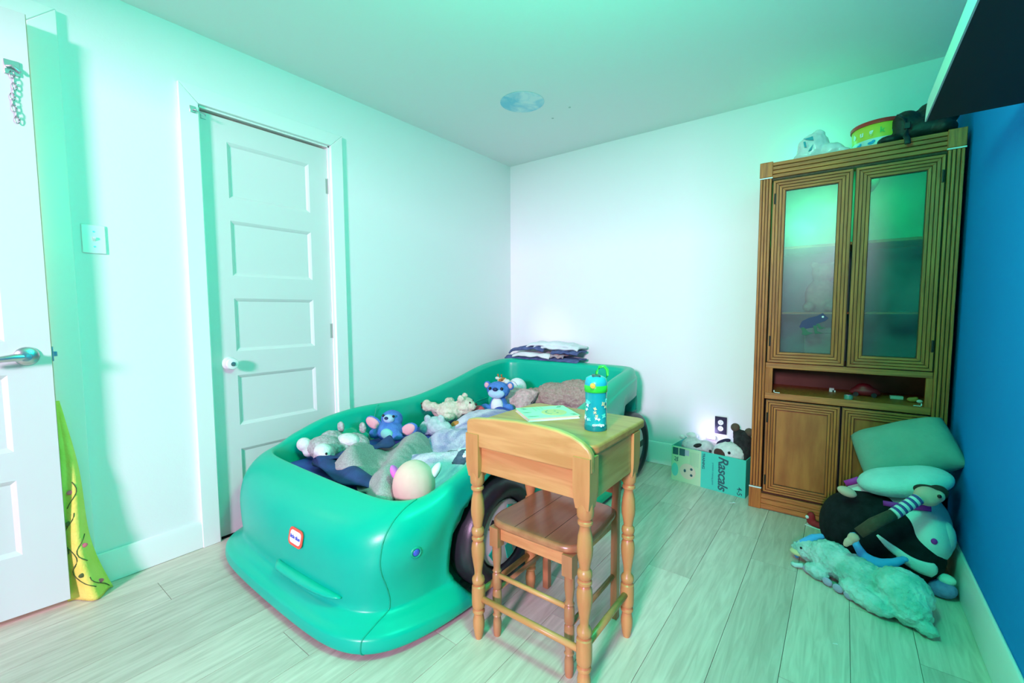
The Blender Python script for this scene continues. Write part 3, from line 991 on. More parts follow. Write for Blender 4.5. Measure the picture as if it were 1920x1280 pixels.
def cab_door(x0, x1, z0, z1, glass, hinge_x):
    d = bpy.data.objects.new('glass_door' if glass else 'lower_door', None)
    C.objects.link(d)
    d.parent = cb
    fw = 0.062 if glass else 0.054
    MB().ring(x0, x1, z0, z1, fw, 0.004, 0.024).build('door_frame', M_GROOVE, d)
    nb = 4
    step = (fw - 0.003) / nb
    for k in range(nb):
        a = 0.003 + k * step
        q = 0.004 * k / nb
        # split each bead into upright and level pieces so that the grain follows
        xa, xb, za, zb = x0 + a, x1 - a, z0 + a, z1 - a
        wd = step - 0.0030
        for poly in ([(xa, za), (xa + wd, za + wd), (xa + wd, zb - wd), (xa, zb)], [(xb, za), (xb, zb), (xb - wd, zb - wd), (xb - wd, za + wd)]):
            MB().prism(poly, -0.004 + q, 0.006).build('upright_moulding', M_OAK, d, bevel=0.0012)
        for poly in ([(xa, za), (xb, za), (xb - wd, za + wd), (xa + wd, za + wd)], [(xa, zb), (xa + wd, zb - wd), (xb - wd, zb - wd), (xb, zb)]):
            MB().prism(poly, -0.004 + q, 0.006).build('level_moulding', M_OAKH, d, bevel=0.0012)
    if glass:
        p = MB().box(x0 + fw, x1 - fw, 0.012, 0.015, z0 + fw, z1 - fw).build('pane', gm, d)
    else:
        MB().box(x0 + fw, x1 - fw, 0.010, 0.02, z0 + fw, z1 - fw).build('panel', M_OAKP, d)
    for z in (z0 + 0.10 * (z1 - z0) / 0.99 + 0.02, z1 - 0.10):
        MB().tube([(hinge_x, -0.006, z - 0.028), (hinge_x, -0.006, z + 0.028)], 0.004, 8).box(hinge_x - 0.004, hinge_x + 0.006, -0.004, 0.006, z - 0.026, z + 0.026).build('hinge', M_DKMET, d)
    return d


cab_door(-0.338, 0.011, 0.850, 1.848, True, -0.326)
cab_door(0.019, 0.343, 0.850, 1.848, True, 0.334)
cab_door(-0.335, 0.004, 0.104, 0.638, False, -0.325)
cab_door(0.010, 0.341, 0.104, 0.638, False, 0.332)

# things in and on the cabinet
led = thing('led_strip', 'glowing green light strip under the cabinet top behind the glass', 'light strip', (0.0, 2.86, 1.905))
MB().box(-0.33, 0.33, 0.0, 0.012, 0.0, 0.008).build('strip_tape', M_WHITEP, led)
for k in range(14):
    MB().box(-0.31 + k * 0.046, -0.28 + k * 0.046, 0.001, 0.011, -0.006, 0.0).build('led_segment', mat('led_green', (0.1, 1, 0.4), 0.5, emit=(0.02, 1.0, 0.25), estr=10), led)
light('cabinet_led_light', 'AREA', (0.0, 2.868, 1.895), 9.0, (0.02, 1.0, 0.30), (0.0, 3.0, 1.0), 0.62, 0.02)
o = MB()
fg = thing('frog_sticker', 'dark blue frog sticker low on the left glass door', 'sticker', (-0.130, 2.827, 1.060))
M_FROG = mat('frog_blue', (0.0, 0.02, 0.10), 0.5)
M_FROGG = mat('frog_green', (0.0, 0.10, 0.05), 0.5)
bd = [(-0.062, -0.010), (-0.050, 0.022), (-0.020, 0.040), (0.015, 0.050), (0.040, 0.066), (0.052, 0.052), (0.066, 0.040), (0.052, 0.024), (0.024, 0.012), (0.010, -0.006), (-0.02, -0.016), (-0.045, -0.020)]
MB().prism(bd, 0.0005, 0.0020).build('frog_body', M_FROG, fg)
for pts in ([(-0.055, -0.015), (-0.04, -0.01), (-0.02, -0.035), (0.005, -0.04), (-0.03, -0.055), (-0.05, -0.048), (-0.045, -0.035)],
            [(0.0, 0.0), (0.015, 0.0), (0.02, -0.03), (0.045, -0.042), (0.01, -0.045)],
            [(0.012, 0.008), (0.026, 0.01), (0.036, -0.008), (0.058, -0.012), (0.03, -0.02)]):
    MB().prism(pts, 0.0004, 0.0018).build('frog_leg', M_FROGG, fg)
disc(MB(), (0.041, 0.0, 0.046), 0.005, h=0.0012).build('frog_eye', M_WHITEP, fg)

# dim soft toy standing behind the left glass
dt = thing('shelf_bear', 'dim brown soft toy sitting behind the left cabinet glass', 'soft toy', (-0.11, 3.02, 1.13))
plush('toy_body', MB().ell((0, 0, 0.09), (0.075, 0.06, 0.10)).ell((0.01, -0.01, 0.22), (0.058, 0.055, 0.055)).ell((0.055, -0.01, 0.265), (0.022, 0.015, 0.022)).ell((-0.035, -0.01, 0.265), (0.022, 0.015, 0.022)).ell((-0.05, -0.06, 0.03), (0.03, 0.05, 0.03)).ell((0.05, -0.06, 0.03), (0.03, 0.05, 0.03)), mat('dim_brown_fur', (0.30, 0.22, 0.18), 0.9, (0.38, 0.28, 0.22), 30), dt, 0.009, 5, 0.002)
ys = thing('shelf_box', 'dim grey box behind the left cabinet glass under the toy', 'box', (-0.10, 3.03, 0.8425))
MB().box(-0.075, 0.075, -0.05, 0.05, 0.0, 0.20).build('box_body', mat('dim_grey_card', (0.32, 0.27, 0.24), 0.8), ys, bevel=0.003)
MB().box(-0.075, 0.075, -0.0515, -0.05, 0.17, 0.172).build('lid_line', M_DARK, ys)
gb = thing('glass_lantern', 'rounded glass lamp hanging behind the right cabinet glass', 'lamp', (0.075, 3.00, 1.925))
MB().lathe([(0.0, -0.17), (0.02, -0.165), (0.042, -0.13), (0.048, -0.09), (0.04, -0.05), (0.015, -0.02), (0.012, 0.0)], 24, None, False).build('lamp_globe', mat('smoky_globe', (0.04, 0.10, 0.09), 0.15), gb, smooth=True)
MB().box(-0.05, -0.035, -0.01, 0.0, -0.20, 0.0).build('lamp_bar', mat('led_bar', (0.5, 1, 0.7), 0.4, emit=(0.15, 1.0, 0.5), estr=3), gb)

nz = 0.676 + 2e-4
rb = thing('red_toy_car', 'small dark red toy in the open cabinet niche', 'toy', (0.105, 3.02, nz))
plush('car_body', MB().ell((0, 0, 0.028), (0.062, 0.035, 0.026)).ell((-0.005, 0, 0.048), (0.036, 0.028, 0.022)).ell((0, 0, 0.018), (0.07, 0.03, 0.016)), mat('dark_red', (0.32, 0.012, 0.025), 0.5), rb, 0.006, 3)
for dx in (-0.038, 0.038):
    for dy in (-0.03, 0.03):
        MB().lathe([(0.012, -0.006), (0.012, 0.006)], 14, Matrix.Translation((dx, dy, 0.012)) @ Matrix.Rotation(PI / 2, 4, 'X')).build('wheel', M_BLACKP, rb)
nb_ = thing('small_card_box', 'tiny white box at the right of the open cabinet niche', 'box', (0.235, 3.02, nz), 0.1)
MB().box(-0.026, 0.026, -0.012, 0.012, 0, 0.016).build('box_body', mat('off_white_card', (0.6, 0.6, 0.55), 0.7), nb_, bevel=0.001)
MB().box(-0.004, 0.004, -0.0125, 0.0125, 0.0155, 0.0165).build('tape', mat('clear_tape', (0.45, 0.45, 0.40), 0.3), nb_)
gj = thing('glass_jar', 'tiny clear glass jar at the front of the open niche', 'jar', (0.035, 2.858, nz))
MB().lathe([(0, 0), (0.018, 0), (0.02, 0.004), (0.02, 0.020), (0.017, 0.022)], 20, None, False).build('jar_body', mat('jar_glass', (0.10, 0.30, 0.24), 0.1, coat=1), gj, smooth=True, angle=R(50))
MB().lathe([(0.019, 0.022), (0.019, 0.027), (0, 0.027)], 20).build('jar_rim', M_METAL, gj)
wt = MB().box(-0.011, 0.011, -0.005, 0.005, 0, 0.022).box(0.004, 0.018, -0.005, 0.005, 0, 0.010).build('paper_scrap', M_WHITEP)
wt.location = (-0.04, 3.07, nz)
tag(wt, 'tiny white scrap at the back of the open niche', 'scrap')
og = thing('orange_toy', 'tiny orange and white toy in the right corner of the niche', 'toy', (0.29, 2.95, nz))
plush('toy_body', MB().ell((0, 0, 0.014), (0.022, 0.012, 0.013)).ell((0.012, 0, 0.02), (0.012, 0.010, 0.010)), mat('dull_orange', (0.5, 0.22, 0.05), 0.6), og, 0.004, 2)
MB().ell((0.026, -0.012, 0.010), (0.012, 0.009, 0.009)).build('toy_foot', mat('pale_pink', (0.7, 0.6, 0.65), 0.6), og, smooth=True)
for xs, s_ in ((-0.300, 1), (0.314, -1)):
    o = MB().box(0, s_ * 0.030, 0, 0.003, 0, 0.003).box(0, s_ * 0.004, 0, 0.003, 0.0, 0.014).build('corner_clip', M_WHITEP)
    o.location = (xs, 2.832, nz + 0.003)
    tag(o, 'tiny white corner clip at the %s end of the open niche' % ('left' if s_ > 0 else 'right'), 'clip')

# on top of the cabinet (z 1.945)
TZ = 1.9455
light('added_green_fill', 'POINT', (-0.20, 3.08, TZ + 0.12), 0.9, (0.02, 1.0, 0.45), radius=0.03)  # added green fill for the wall above the cabinet, not a fitted lamp
pb = thing('plastic_bag', 'crumpled clear plastic bag with blue print on top of the cabinet', 'bag', (-0.15, 2.95, TZ))
mb = MB().ell((-0.02, 0, 0.07), (0.075, 0.06, 0.085)).ell((0.06, -0.01, 0.04), (0.06, 0.05, 0.045)).ell((0.115, -0.015, 0.022), (0.035, 0.04, 0.022)).ell((-0.06, 0, 0.035), (0.05, 0.05, 0.035)).ell((0.0, 0.0, 0.14), (0.03, 0.025, 0.03))
plush('bag_film', mb, mat('clear_film', (0.62, 0.72, 0.72), 0.25, (0.75, 0.80, 0.82), 14, 0.5, 25), pb, 0.007, 2, 0.006, 22)
for pts in ([(-0.062, 0.115), (-0.02, 0.120), (-0.016, 0.100), (-0.035, 0.104)], [(-0.062, 0.10), (-0.052, 0.10), (-0.046, 0.07), (-0.056, 0.072)], [(-0.03, 0.06), (-0.018, 0.078), (-0.024, 0.050), (-0.038, 0.046)]):
    MB().prism(pts, -0.066, -0.061).build('blue_print', mat('teal_print', (0.0, 0.30, 0.38), 0.5), pb)
MB().ell((0.15, -0.04, 0.008), (0.010, 0.008, 0.007)).build('orange_bit', mat('orange_bit', (0.9, 0.30, 0.10), 0.5), pb, smooth=True)
bu = thing('toy_bucket', 'yellow toy tub with red rim and lettering on top of the cabinet', 'bucket', (0.112, 3.005, TZ))
M_BUY = mat('bucket_yellow', (0.72, 0.62, 0.06), 0.4)
MB().lathe([(0, 0), (0.108, 0), (0.110, 0.004), (0.113, 0.055)], 44, None, False).build('tub_base', mat('bucket_pale', (0.65, 0.78, 0.80), 0.4), bu, smooth=True, angle=R(50))
MB().lathe([(0.1135, 0.055), (0.118, 0.125), (0.1175, 0.1255)], 44, None, False).build('tub_band', M_BUY, bu, smooth=True)
MB().lathe([(0.119, 0.122), (0.123, 0.123), (0.124, 0.138), (0.120, 0.142), (0.0, 0.144)], 44, None, False).build('lid', mat('bucket_red', (0.62, 0.03, 0.02), 0.35), bu, smooth=True, angle=R(50))
for k, ch_ in enumerate('bugkidz'):
    a = R(-90 - 62 + 21 * k)
    text('letter', ch_, 0.036, [M_WHITEP, M_WHITEP, M_WHITEP, mat('leaf_green', (0.1, 0.5, 0.1), 0.4), mat('print_blue', (0.0, 0.35, 0.75), 0.4), M_WHITEP, M_WHITEP][k], bu, (0.1165 * math.cos(a), 0.1165 * math.sin(a), 0.087), (PI / 2, 0, a + PI / 2), 0.001, bold=0.0012)
for k in range(4):
    a = R(-90 - 50 + 30 * k)
    mb = MB().ell((0, 0, 0), (0.014, 0.002, 0.007)).ell((0.010, 0, 0.006), (0.008, 0.002, 0.006))
    o = mb.build('printed_blob', MATS['print_blue'], bu, smooth=True)
    o.location = (0.1135 * math.cos(a), 0.1135 * math.sin(a), 0.034)
    o.rotation_euler = (0, 0, a + PI / 2)
bb = thing('black_bag', 'slumped black bag with straps on top of the cabinet', 'bag', (0.262, 2.91, TZ))
M_BBAG = mat('black_nylon', (0.010, 0.012, 0.012), 0.55, (0.02, 0.024, 0.022), 20, 0.3, 50)
mb = MB().ell((0.0, 0.02, 0.055), (0.115, 0.09, 0.058)).ell((-0.060, 0.0, 0.095), (0.055, 0.06, 0.062)).ell((0.05, 0.03, 0.115), (0.085, 0.07, 0.075)).ell((0.07, 0.0, 0.04), (0.055, 0.085, 0.040)).ell((-0.12, -0.02, 0.025), (0.05, 0.05, 0.025))
plush('bag_body', mb, M_BBAG, bb, 0.009, 5, 0.004, 18)
MB().tube([(-0.09, -0.05, 0.13), (-0.07, -0.075, 0.10), (-0.06, -0.085, 0.05), (-0.062, -0.098, 0.01), (-0.060, -0.125, -0.008), (-0.058, -0.135, -0.035)], 0.010, 10, flat=(1.2, 0.5)).build('strap', M_BBAG, bb, smooth=True)
MB().box(-0.072, -0.048, -0.099, -0.086, 0.045, 0.075).build('buckle', M_BLACKP, bb, bevel=0.003)

# ------------------------------------------------------------------ wall shelf at the upper right
sh = thing('wall_shelf', 'thick black wall shelf with a pale rounded front edge high on the blue wall', 'shelf', (XR, 0, 0))
pl = []
x_in, x_out, yfar, ynear = -0.001, -0.238, 1.985, -0.345
sp_ = [(x_in, ynear), (x_in, yfar), (x_out + 0.004, yfar), (x_out + 0.004, ynear)]
MB().prism(sp_, 1.752, 1.806, 'XY').build('board', mat('black_laminate', (0.006, 0.008, 0.009), 0.6), sh)
eg = []
n = 10
prof = [(ynear, 1.752), (yfar, 1.752)] + [(yfar - 0.055 * (1 - math.cos(PI / 2 * k / n)) , 1.752 + 0.054 * math.sin(PI / 2 * k / n)) for k in range(1, n + 1)] + [(ynear, 1.806)]
MB().prism(prof, x_out, x_out + 0.004, 'YZ').build('edge_band', mat('pale_edge_band', (0.50, 0.52, 0.50), 0.5), sh)
for yy in (0.2, 1.2):
    MB().box(-0.20, 0.0, yy - 0.01, yy + 0.01, 1.738, 1.752).build('bracket', M_BLACKP, sh, bevel=0.002)

# ------------------------------------------------------------------ soft things in the bed
M_GREYFUR = mat('grey_fur', (0.36, 0.34, 0.33), 0.95, (0.54, 0.54, 0.54), 70, 0.6, 160, ramp=(0.35, 0.65))
M_PALEFUR = mat('pale_fur', (0.66, 0.68, 0.66), 0.95, (0.78, 0.80, 0.78), 40, 0.4, 120)
M_CREAM = mat('cream_fur', (0.62, 0.55, 0.42), 0.95, (0.76, 0.70, 0.57), 38, 0.6, 110)
M_BLUEFUR = mat('blue_fur', (0.05, 0.16, 0.52), 0.9, (0.09, 0.24, 0.62), 30, 0.4, 120)
M_LBLUE = mat('light_blue_fur', (0.42, 0.62, 0.78), 0.9, bump=0.4, bscale=120)
M_PINK = mat('pink_felt', (0.82, 0.42, 0.45), 0.9, bump=0.2, bscale=90)
M_EYE = mat('black_eye', (0.008, 0.008, 0.01), 0.12)
M_BROWNF = mat('brown_nose', (0.05, 0.025, 0.02), 0.6)


def eyes(par, pts, r=0.006):
    for p in pts:
        MB().ell(p, (r, r, r), nu=12, nv=8).build('eye', M_EYE, par, smooth=True)


def cloth(name, fn, nu, nv, m, par, th=0.008, label=None):
    return MB().grid(fn, nu, nv).build(name, m, par, smooth=True, solid=th)


# dark grey and navy fleece blanket
fb_ = thing('fleece_blanket', 'rumpled grey fleece blanket with navy lining at the front of the bed', 'blanket', (-1.70, 1.28, 0.38))
M_FLEECE = mat('grey_fleece', (0.34, 0.32, 0.31), 1.0, (0.47, 0.45, 0.44), 160, 0.5, 260, ramp=(0.35, 0.65))
M_NAVY = mat('navy_lining', (0.012, 0.035, 0.13), 0.8, (0.02, 0.06, 0.19), 14, 0.3, 40)


def fl_z(x, y):
    return 0.066 + 0.046 * math.sin(9.5 * x + 15 * y + 2.0 * math.sin(6 * x)) + 0.020 * noise.noise(Vector((x * 7, y * 7, 0.3))) + 0.006 * noise.noise(Vector((x * 30, y * 30, 1)))


def fleece(u, v):
    x = -0.27 + 0.60 * u + 0.05 * math.sin(5 * v + 1) * (1 - u) + 0.02 * math.sin(16 * v)
    y = -0.22 + 0.52 * v - 0.06 * u + 0.05 * math.sin(4.5 * u) + 0.015 * math.sin(18 * u + 1)
    e = min(u, v, 1 - u, 1 - v)
    return (x, y, max(0.008, fl_z(x, y) * smooth01(-0.10, 0.14, e)))


cloth('fleece', fleece, 70, 60, M_FLEECE, fb_, 0.012)


def lining(u, v):
    # folded-back navy border along the left and front edge
    a = u * 1.35
    if a < 0.75:
        k = a / 0.75
        bx, by = -0.31 + 0.03 * math.sin(5 * k), 0.20 - 0.42 * k
        dx, dy = 0.11, -0.02
    else:
        k = (a - 0.75) / 0.60
        bx, by = -0.30 + 0.52 * k, -0.225 - 0.03 * math.sin(3 * k)
        dx, dy = 0.02, 0.10
    x, y = bx + dx * v, by + dy * v
    return (x, y, 0.012 + 0.055 * math.sin(PI * min(1, v * 0.62 + 0.12)) * (1.15 - 0.5 * u) + 0.012 * math.sin(22 * u + 4 * v))


cloth('lining', lining, 70, 14, M_NAVY, fb_, 0.008)

# furry throw in grey lilac and white, with a dark and white animal print
tm = mat('furry_throw', (0.32, 0.29, 0.50), 1.0, (0.74, 0.64, 0.76), 5.5, 0.6, 130, stretch=(1.6, 0.8, 1), ramp=(0.36, 0.62), detail=7, distort=1.6)
th_ = thing('furry_throw', 'furry lilac grey throw spread across the middle of the car bed', 'blanket', (-1.56, 1.72, 0.38))


def thz(x, y):
    return 0.064 + 0.036 * math.sin(7 * y - 11 * x + 1.3 * math.sin(4 * y)) + 0.02 * noise.noise(Vector((x * 6, y * 6, 4))) + 0.005 * noise.noise(Vector((x * 40, y * 40, 7)))


def throw_fn(u, v):
    x = -0.30 + 0.61 * u + 0.03 * math.sin(5 * v)
    x -= 0.16 * (1 - u) * smooth01(0.35, 1.0, v) - 0.22 * (1 - u) * smooth01(0.45, 0.0, v)
    y = -0.52 + 1.12 * v + 0.05 * math.sin(6 * u)
    e = min(u, v, 1 - u, 1 - v)
    return (x, y, max(0.012, thz(x, y) * smooth01(-0.12, 0.12, e)))


cloth('throw_fabric', throw_fn, 70, 100, tm, th_, 0.014)


def patch(par, outline, zf, m, name, lift=0.010):
    cx = sum(p[0] for p in outline) / len(outline)
    cy = sum(p[1] for p in outline) / len(outline)
    vs = [(cx, cy, zf(cx, cy) + lift)]
    fs = []
    rings = 6
    n_ = len(outline)
    for r_ in range(1, rings + 1):
        for px, py in outline:
            x_, y_ = cx + (px - cx) * r_ / rings, cy + (py - cy) * r_ / rings
            vs.append((x_, y_, zf(x_, y_) + lift))
    for k in range(n_):
        fs.append((0, 1 + k, 1 + (k + 1) % n_))
        for r_ in range(rings - 1):
            a = 1 + r_ * n_
            fs.append((a + k, a + n_ + k, a + n_ + (k + 1) % n_, a + (k + 1) % n_))
    return MB().add(vs, fs).build(name, m, par, smooth=True, solid=0.003)


M_PRD = mat('print_navy', (0.055, 0.07, 0.13), 0.95, (0.10, 0.12, 0.20), 40)
M_PRW = mat('print_white', (0.72, 0.76, 0.84), 0.95)
patch(th_, [(0.02, -0.22), (0.10, -0.30), (0.19, -0.36), (0.235, -0.33), (0.21, -0.22), (0.17, -0.10), (0.13, 0.0), (0.09, 0.03), (0.08, -0.06), (0.03, -0.12)], thz, M_PRD, 'dark_print')
patch(th_, [(0.13, -0.27), (0.21, -0.31), (0.245, -0.25), (0.235, -0.15), (0.20, -0.10), (0.195, -0.18), (0.15, -0.20)], thz, M_PRW, 'white_print', 0.013)

# grey and white plush dogs at the front
gd = thing('grey_plush_dog', 'grey and white plush dog slumped behind the bonnet of the car bed', 'soft toy', (-2.12, 1.16, 0.376))
plush('dog_body', MB().ell((-0.02, 0.03, 0.06), (0.10, 0.075, 0.06)).ell((0.07, -0.02, 0.055), (0.06, 0.05, 0.05)).ell((-0.06, 0.09, 0.08), (0.055, 0.055, 0.05)).ell((0.02, 0.10, 0.05), (0.09, 0.035, 0.04)), M_GREYFUR, gd, 0.007, 4, 0.003, 60)
plush('muzzle', MB().ell((0.105, -0.045, 0.085), (0.050, 0.042, 0.036)).ell((0.14, -0.055, 0.075), (0.028, 0.026, 0.022)), M_PALEFUR, gd, 0.006, 4)
plush('paw', MB().ell((-0.105, -0.03, 0.075), (0.045, 0.036, 0.036)).ell((-0.08, -0.02, 0.04), (0.03, 0.03, 0.03)), M_PALEFUR, gd, 0.006, 4)
eyes(gd, [(0.165, -0.062, 0.088)])
gr2 = thing('grey_plush_rabbit', 'grey plush rabbit with round ears and dark nose beside the bed rail', 'soft toy', (-2.14, 1.335, 0.376))
plush('rabbit_body', MB().ell((0.05, 0.0, 0.055), (0.10, 0.07, 0.055)).ell((-0.045, -0.06, 0.075), (0.055, 0.05, 0.048)), M_GREYFUR, gr2, 0.007, 4, 0.003, 60)
plush('belly', MB().ell((0.06, -0.04, 0.085), (0.075, 0.05, 0.035)), M_PALEFUR, gr2, 0.007, 4, 0.002, 60)
for dx, dy in ((-0.075, 0.0), (0.035, 0.065)):
    plush('ear', MB().ell((dx, dy, 0.125), (0.026, 0.016, 0.032)), M_GREYFUR, gr2, 0.005, 3, 0.002, 70)
MB().ell((-0.035, -0.105, 0.095), (0.020, 0.014, 0.018)).build('nose', M_BROWNF, gr2, smooth=True)

# blue plush bear (lying) near the rail
b1 = thing('blue_plush_bear', 'blue plush bear with pink ears lying against the left bed rail', 'soft toy', (-2.13, 1.60, 0.376), R(10))
plush('bear_body', MB().ell((0.02, -0.02, 0.065), (0.085, 0.075, 0.06)).ell((0.0, 0.02, 0.125), (0.068, 0.060, 0.055)).ell((0.09, -0.05, 0.05), (0.05, 0.028, 0.028)).ell((-0.06, -0.06, 0.05), (0.04, 0.03, 0.028)), M_BLUEFUR, b1, 0.007, 4, 0.002, 60)
for sgn, pos in ((-1, (-0.095, -0.03, 0.10)), (1, (0.13, 0.02, 0.075))):
    e = plush('ear', MB().ell(pos, (0.062, 0.018, 0.040), (0, R(-28 * sgn), R(12))), M_BLUEFUR, b1, 0.006, 3)
    plush('ear_lining', MB().ell((pos[0], pos[1] - 0.010, pos[2] + 0.004), (0.052, 0.014, 0.033), (0, R(-28 * sgn), R(12))), M_PINK, e, 0.006, 3)
plush('muzzle', MB().ell((0.022, -0.030, 0.140), (0.036, 0.030, 0.026)), M_LBLUE, b1, 0.006, 3)
plush('belly', MB().ell((0.045, -0.075, 0.065), (0.045, 0.026, 0.032)), mat('aqua_felt', (0.22, 0.62, 0.55), 0.9), b1, 0.006, 3)
MB().ell((0.028, -0.058, 0.150), (0.013, 0.010, 0.009)).build('nose', mat('navy_nose', (0.01, 0.02, 0.10), 0.5), b1, smooth=True)
eyes(b1, [(-0.014, -0.038, 0.158), (0.056, -0.028, 0.158)], 0.008)
g3 = thing('grey_plush_cushion', 'pale grey fluffy toy beside the blue plush bear and bed rail', 'soft toy', (-1.98, 1.83, 0.376))
plush('toy_body', MB().ell((0, 0, 0.06), (0.085, 0.06, 0.06)).ell((0.06, 0.01, 0.05), (0.05, 0.05, 0.048)).ell((-0.06, -0.02, 0.045), (0.05, 0.045, 0.045)), mat('aqua_grey_fur', (0.36, 0.50, 0.50), 0.95, (0.52, 0.64, 0.64), 40, 0.5), g3, 0.007, 4, 0.003, 60)
for pe in ((-0.04, -0.03, 0.105), (0.045, 0.0, 0.11)):
    plush('toy_ear', MB().ell(pe, (0.03, 0.016, 0.028)), MATS['aqua_grey_fur'], g3, 0.006, 3)
oc = thing('orange_fox_toy', 'small orange and cream toy under the cream bear', 'soft toy', (-1.92, 1.95, 0.376))
plush('toy_body', MB().ell((0, 0, 0.04), (0.045, 0.035, 0.038)).ell((0.04, 0.02, 0.035), (0.032, 0.028, 0.028)), mat('orange_fur', (0.48, 0.17, 0.03), 0.9, (0.58, 0.25, 0.06), 30), oc, 0.006, 3, 0.002)
plush('toy_chest', MB().ell((0.07, 0.035, 0.05), (0.035, 0.03, 0.028)), mat('peach_fur', (0.72, 0.52, 0.38), 0.9), oc, 0.006, 3)

# cream bear on its back
cbr = thing('cream_teddy', 'cream teddy bear lying on its back beside the left bed rail', 'soft toy', (-2.11, 2.08, 0.376), R(28))
mb = MB()
mb.ell((0.0, 0.0, 0.085), (0.095, 0.075, 0.075)).ell((0.10, 0.02, 0.125), (0.068, 0.062, 0.060))
mb.ell((-0.10, -0.02, 0.115), (0.065, 0.034, 0.034), (0, R(18), R(10))).ell((-0.155, -0.025, 0.130), (0.034, 0.036, 0.040))
mb.ell((-0.03, 0.085, 0.135), (0.034, 0.052, 0.032)).ell((0.02, -0.085, 0.07), (0.040, 0.045, 0.032)).ell((-0.10, 0.07, 0.06), (0.05, 0.035, 0.035))
mb.ell((0.085, -0.03, 0.180), (0.024, 0.014, 0.026)).ell((0.085, 0.075, 0.180), (0.024, 0.014, 0.026))
plush('teddy_body', mb, M_CREAM, cbr, 0.007, 3, 0.006, 55)
plush('muzzle', MB().ell((0.155, 0.00, 0.13), (0.030, 0.034, 0.028)), M_CREAM, cbr, 0.006, 3, 0.003, 60)
MB().ell((0.182, -0.004, 0.142), (0.010, 0.012, 0.009)).build('nose', M_BROWNF, cbr, smooth=True)
pw = MB().ell((-0.186, -0.030, 0.122), (0.006, 0.012, 0.014)).build('paw_pad', M_BROWNF, cbr, smooth=True)
for k in range(3):
    MB().ell((-0.186, -0.046 + 0.014 * k, 0.146), (0.005, 0.005, 0.006)).build('toe_pad', M_BROWNF, pw, smooth=True)
eyes(cbr, [(0.150, -0.036, 0.160), (0.150, 0.034, 0.160)], 0.006)
rd = thing('red_toy', 'small red soft toy between the teddy and the second blue bear', 'soft toy', (-1.985, 2.235, 0.376))
plush('toy_body', MB().ell((0, 0, 0.06), (0.055, 0.045, 0.058)).ell((0.03, -0.03, 0.05), (0.04, 0.03, 0.04)), mat('red_felt', (0.62, 0.04, 0.08), 0.9, (0.70, 0.10, 0.12), 20), rd, 0.007, 3)
plush('toy_hand', MB().ell((0.05, -0.05, 0.075), (0.022, 0.02, 0.018)), MATS['red_felt'], rd, 0.005, 2)

# second blue bear, sitting up
b2 = thing('sitting_blue_bear', 'sitting blue plush bear with white belly behind the desk corner', 'soft toy', (-1.95, 2.41, 0.376), R(22))
mb = MB().ell((0, 0, 0.085), (0.068, 0.058, 0.080)).ell((0.0, -0.01, 0.205), (0.085, 0.066, 0.062))
mb.ell((-0.085, -0.05, 0.075), (0.045, 0.032, 0.036)).ell((-0.070, -0.075, 0.035), (0.045, 0.04, 0.032)).ell((0.075, -0.06, 0.035), (0.045, 0.04, 0.032)).ell((0.08, -0.03, 0.08), (0.04, 0.03, 0.035))
plush('bear_body', mb, M_BLUEFUR, b2, 0.007, 4, 0.002, 60)
for s_ in (-1, 1):
    e = plush('ear', MB().ell((s_ * 0.085, 0.005, 0.235), (0.028, 0.016, 0.030)), M_BLUEFUR, b2, 0.005, 3)
    plush('ear_lining', MB().ell((s_ * 0.087, -0.008, 0.237), (0.019, 0.008, 0.021)), M_PINK, e, 0.005, 2)
plush('muzzle', MB().ell((0, -0.060, 0.188), (0.062, 0.026, 0.036)), M_LBLUE, b2, 0.006, 3)
plush('belly', MB().ell((0.0, -0.042, 0.095), (0.046, 0.034, 0.066)), mat('white_fur', (0.80, 0.82, 0.84), 0.9, bump=0.3, bscale=120), b2, 0.006, 3)
MB().ell((0, -0.084, 0.222), (0.019, 0.013, 0.013)).build('nose', mat('navy_nose', (0, 0, 0)), b2, smooth=True)
eyes(b2, [(-0.043, -0.068, 0.225), (0.043, -0.068, 0.225)], 0.011)

# giraffe and white ball against the headboard end
gi = thing('plush_giraffe', 'small spotted plush giraffe leaning at the far left of the bed', 'soft toy', (-2.12, 2.66, 0.376))
M_GIR = mat('giraffe_fur', (0.42, 0.17, 0.05), 0.9, (0.80, 0.66, 0.45), 26, ramp=(0.48, 0.54), detail=0)
plush('giraffe_body', MB().ell((0, 0, 0.07), (0.055, 0.05, 0.065)).ell((0.0, -0.01, 0.16), (0.026, 0.026, 0.06)).ell((0.02, -0.015, 0.225), (0.048, 0.030, 0.028)).ell((-0.04, -0.05, 0.03), (0.03, 0.04, 0.026)).ell((0.04, -0.05, 0.03), (0.03, 0.04, 0.026)), M_GIR, gi, 0.006, 3)
plush('muzzle', MB().ell((0.070, -0.022, 0.222), (0.026, 0.024, 0.022)), M_PALEFUR, gi, 0.005, 3)
for s_ in (-1, 1):
    MB().tube([(-0.012 + 0.014 * s_, -0.005, 0.245), (-0.018 + 0.018 * s_, -0.005, 0.272)], [0.005, 0.007], 8).build('horn', M_GIR, gi, smooth=True)
MB().ell((-0.035, -0.012, 0.240), (0.022, 0.008, 0.012)).build('ear', M_PALEFUR, gi, smooth=True)
eyes(gi, [(0.035, -0.043, 0.235)], 0.005)
wb = thing('white_plush_ball', 'round white plush resting on the pink fluffy pillow', 'soft toy', (-2.00, 2.70, 0.376))
plush('ball_body', MB().ell((0, 0, 0.175), (0.075, 0.072, 0.075)).ell((0, 0.02, 0.08), (0.075, 0.06, 0.085)), mat('white_fur', (0, 0, 0)), wb, 0.008, 4)
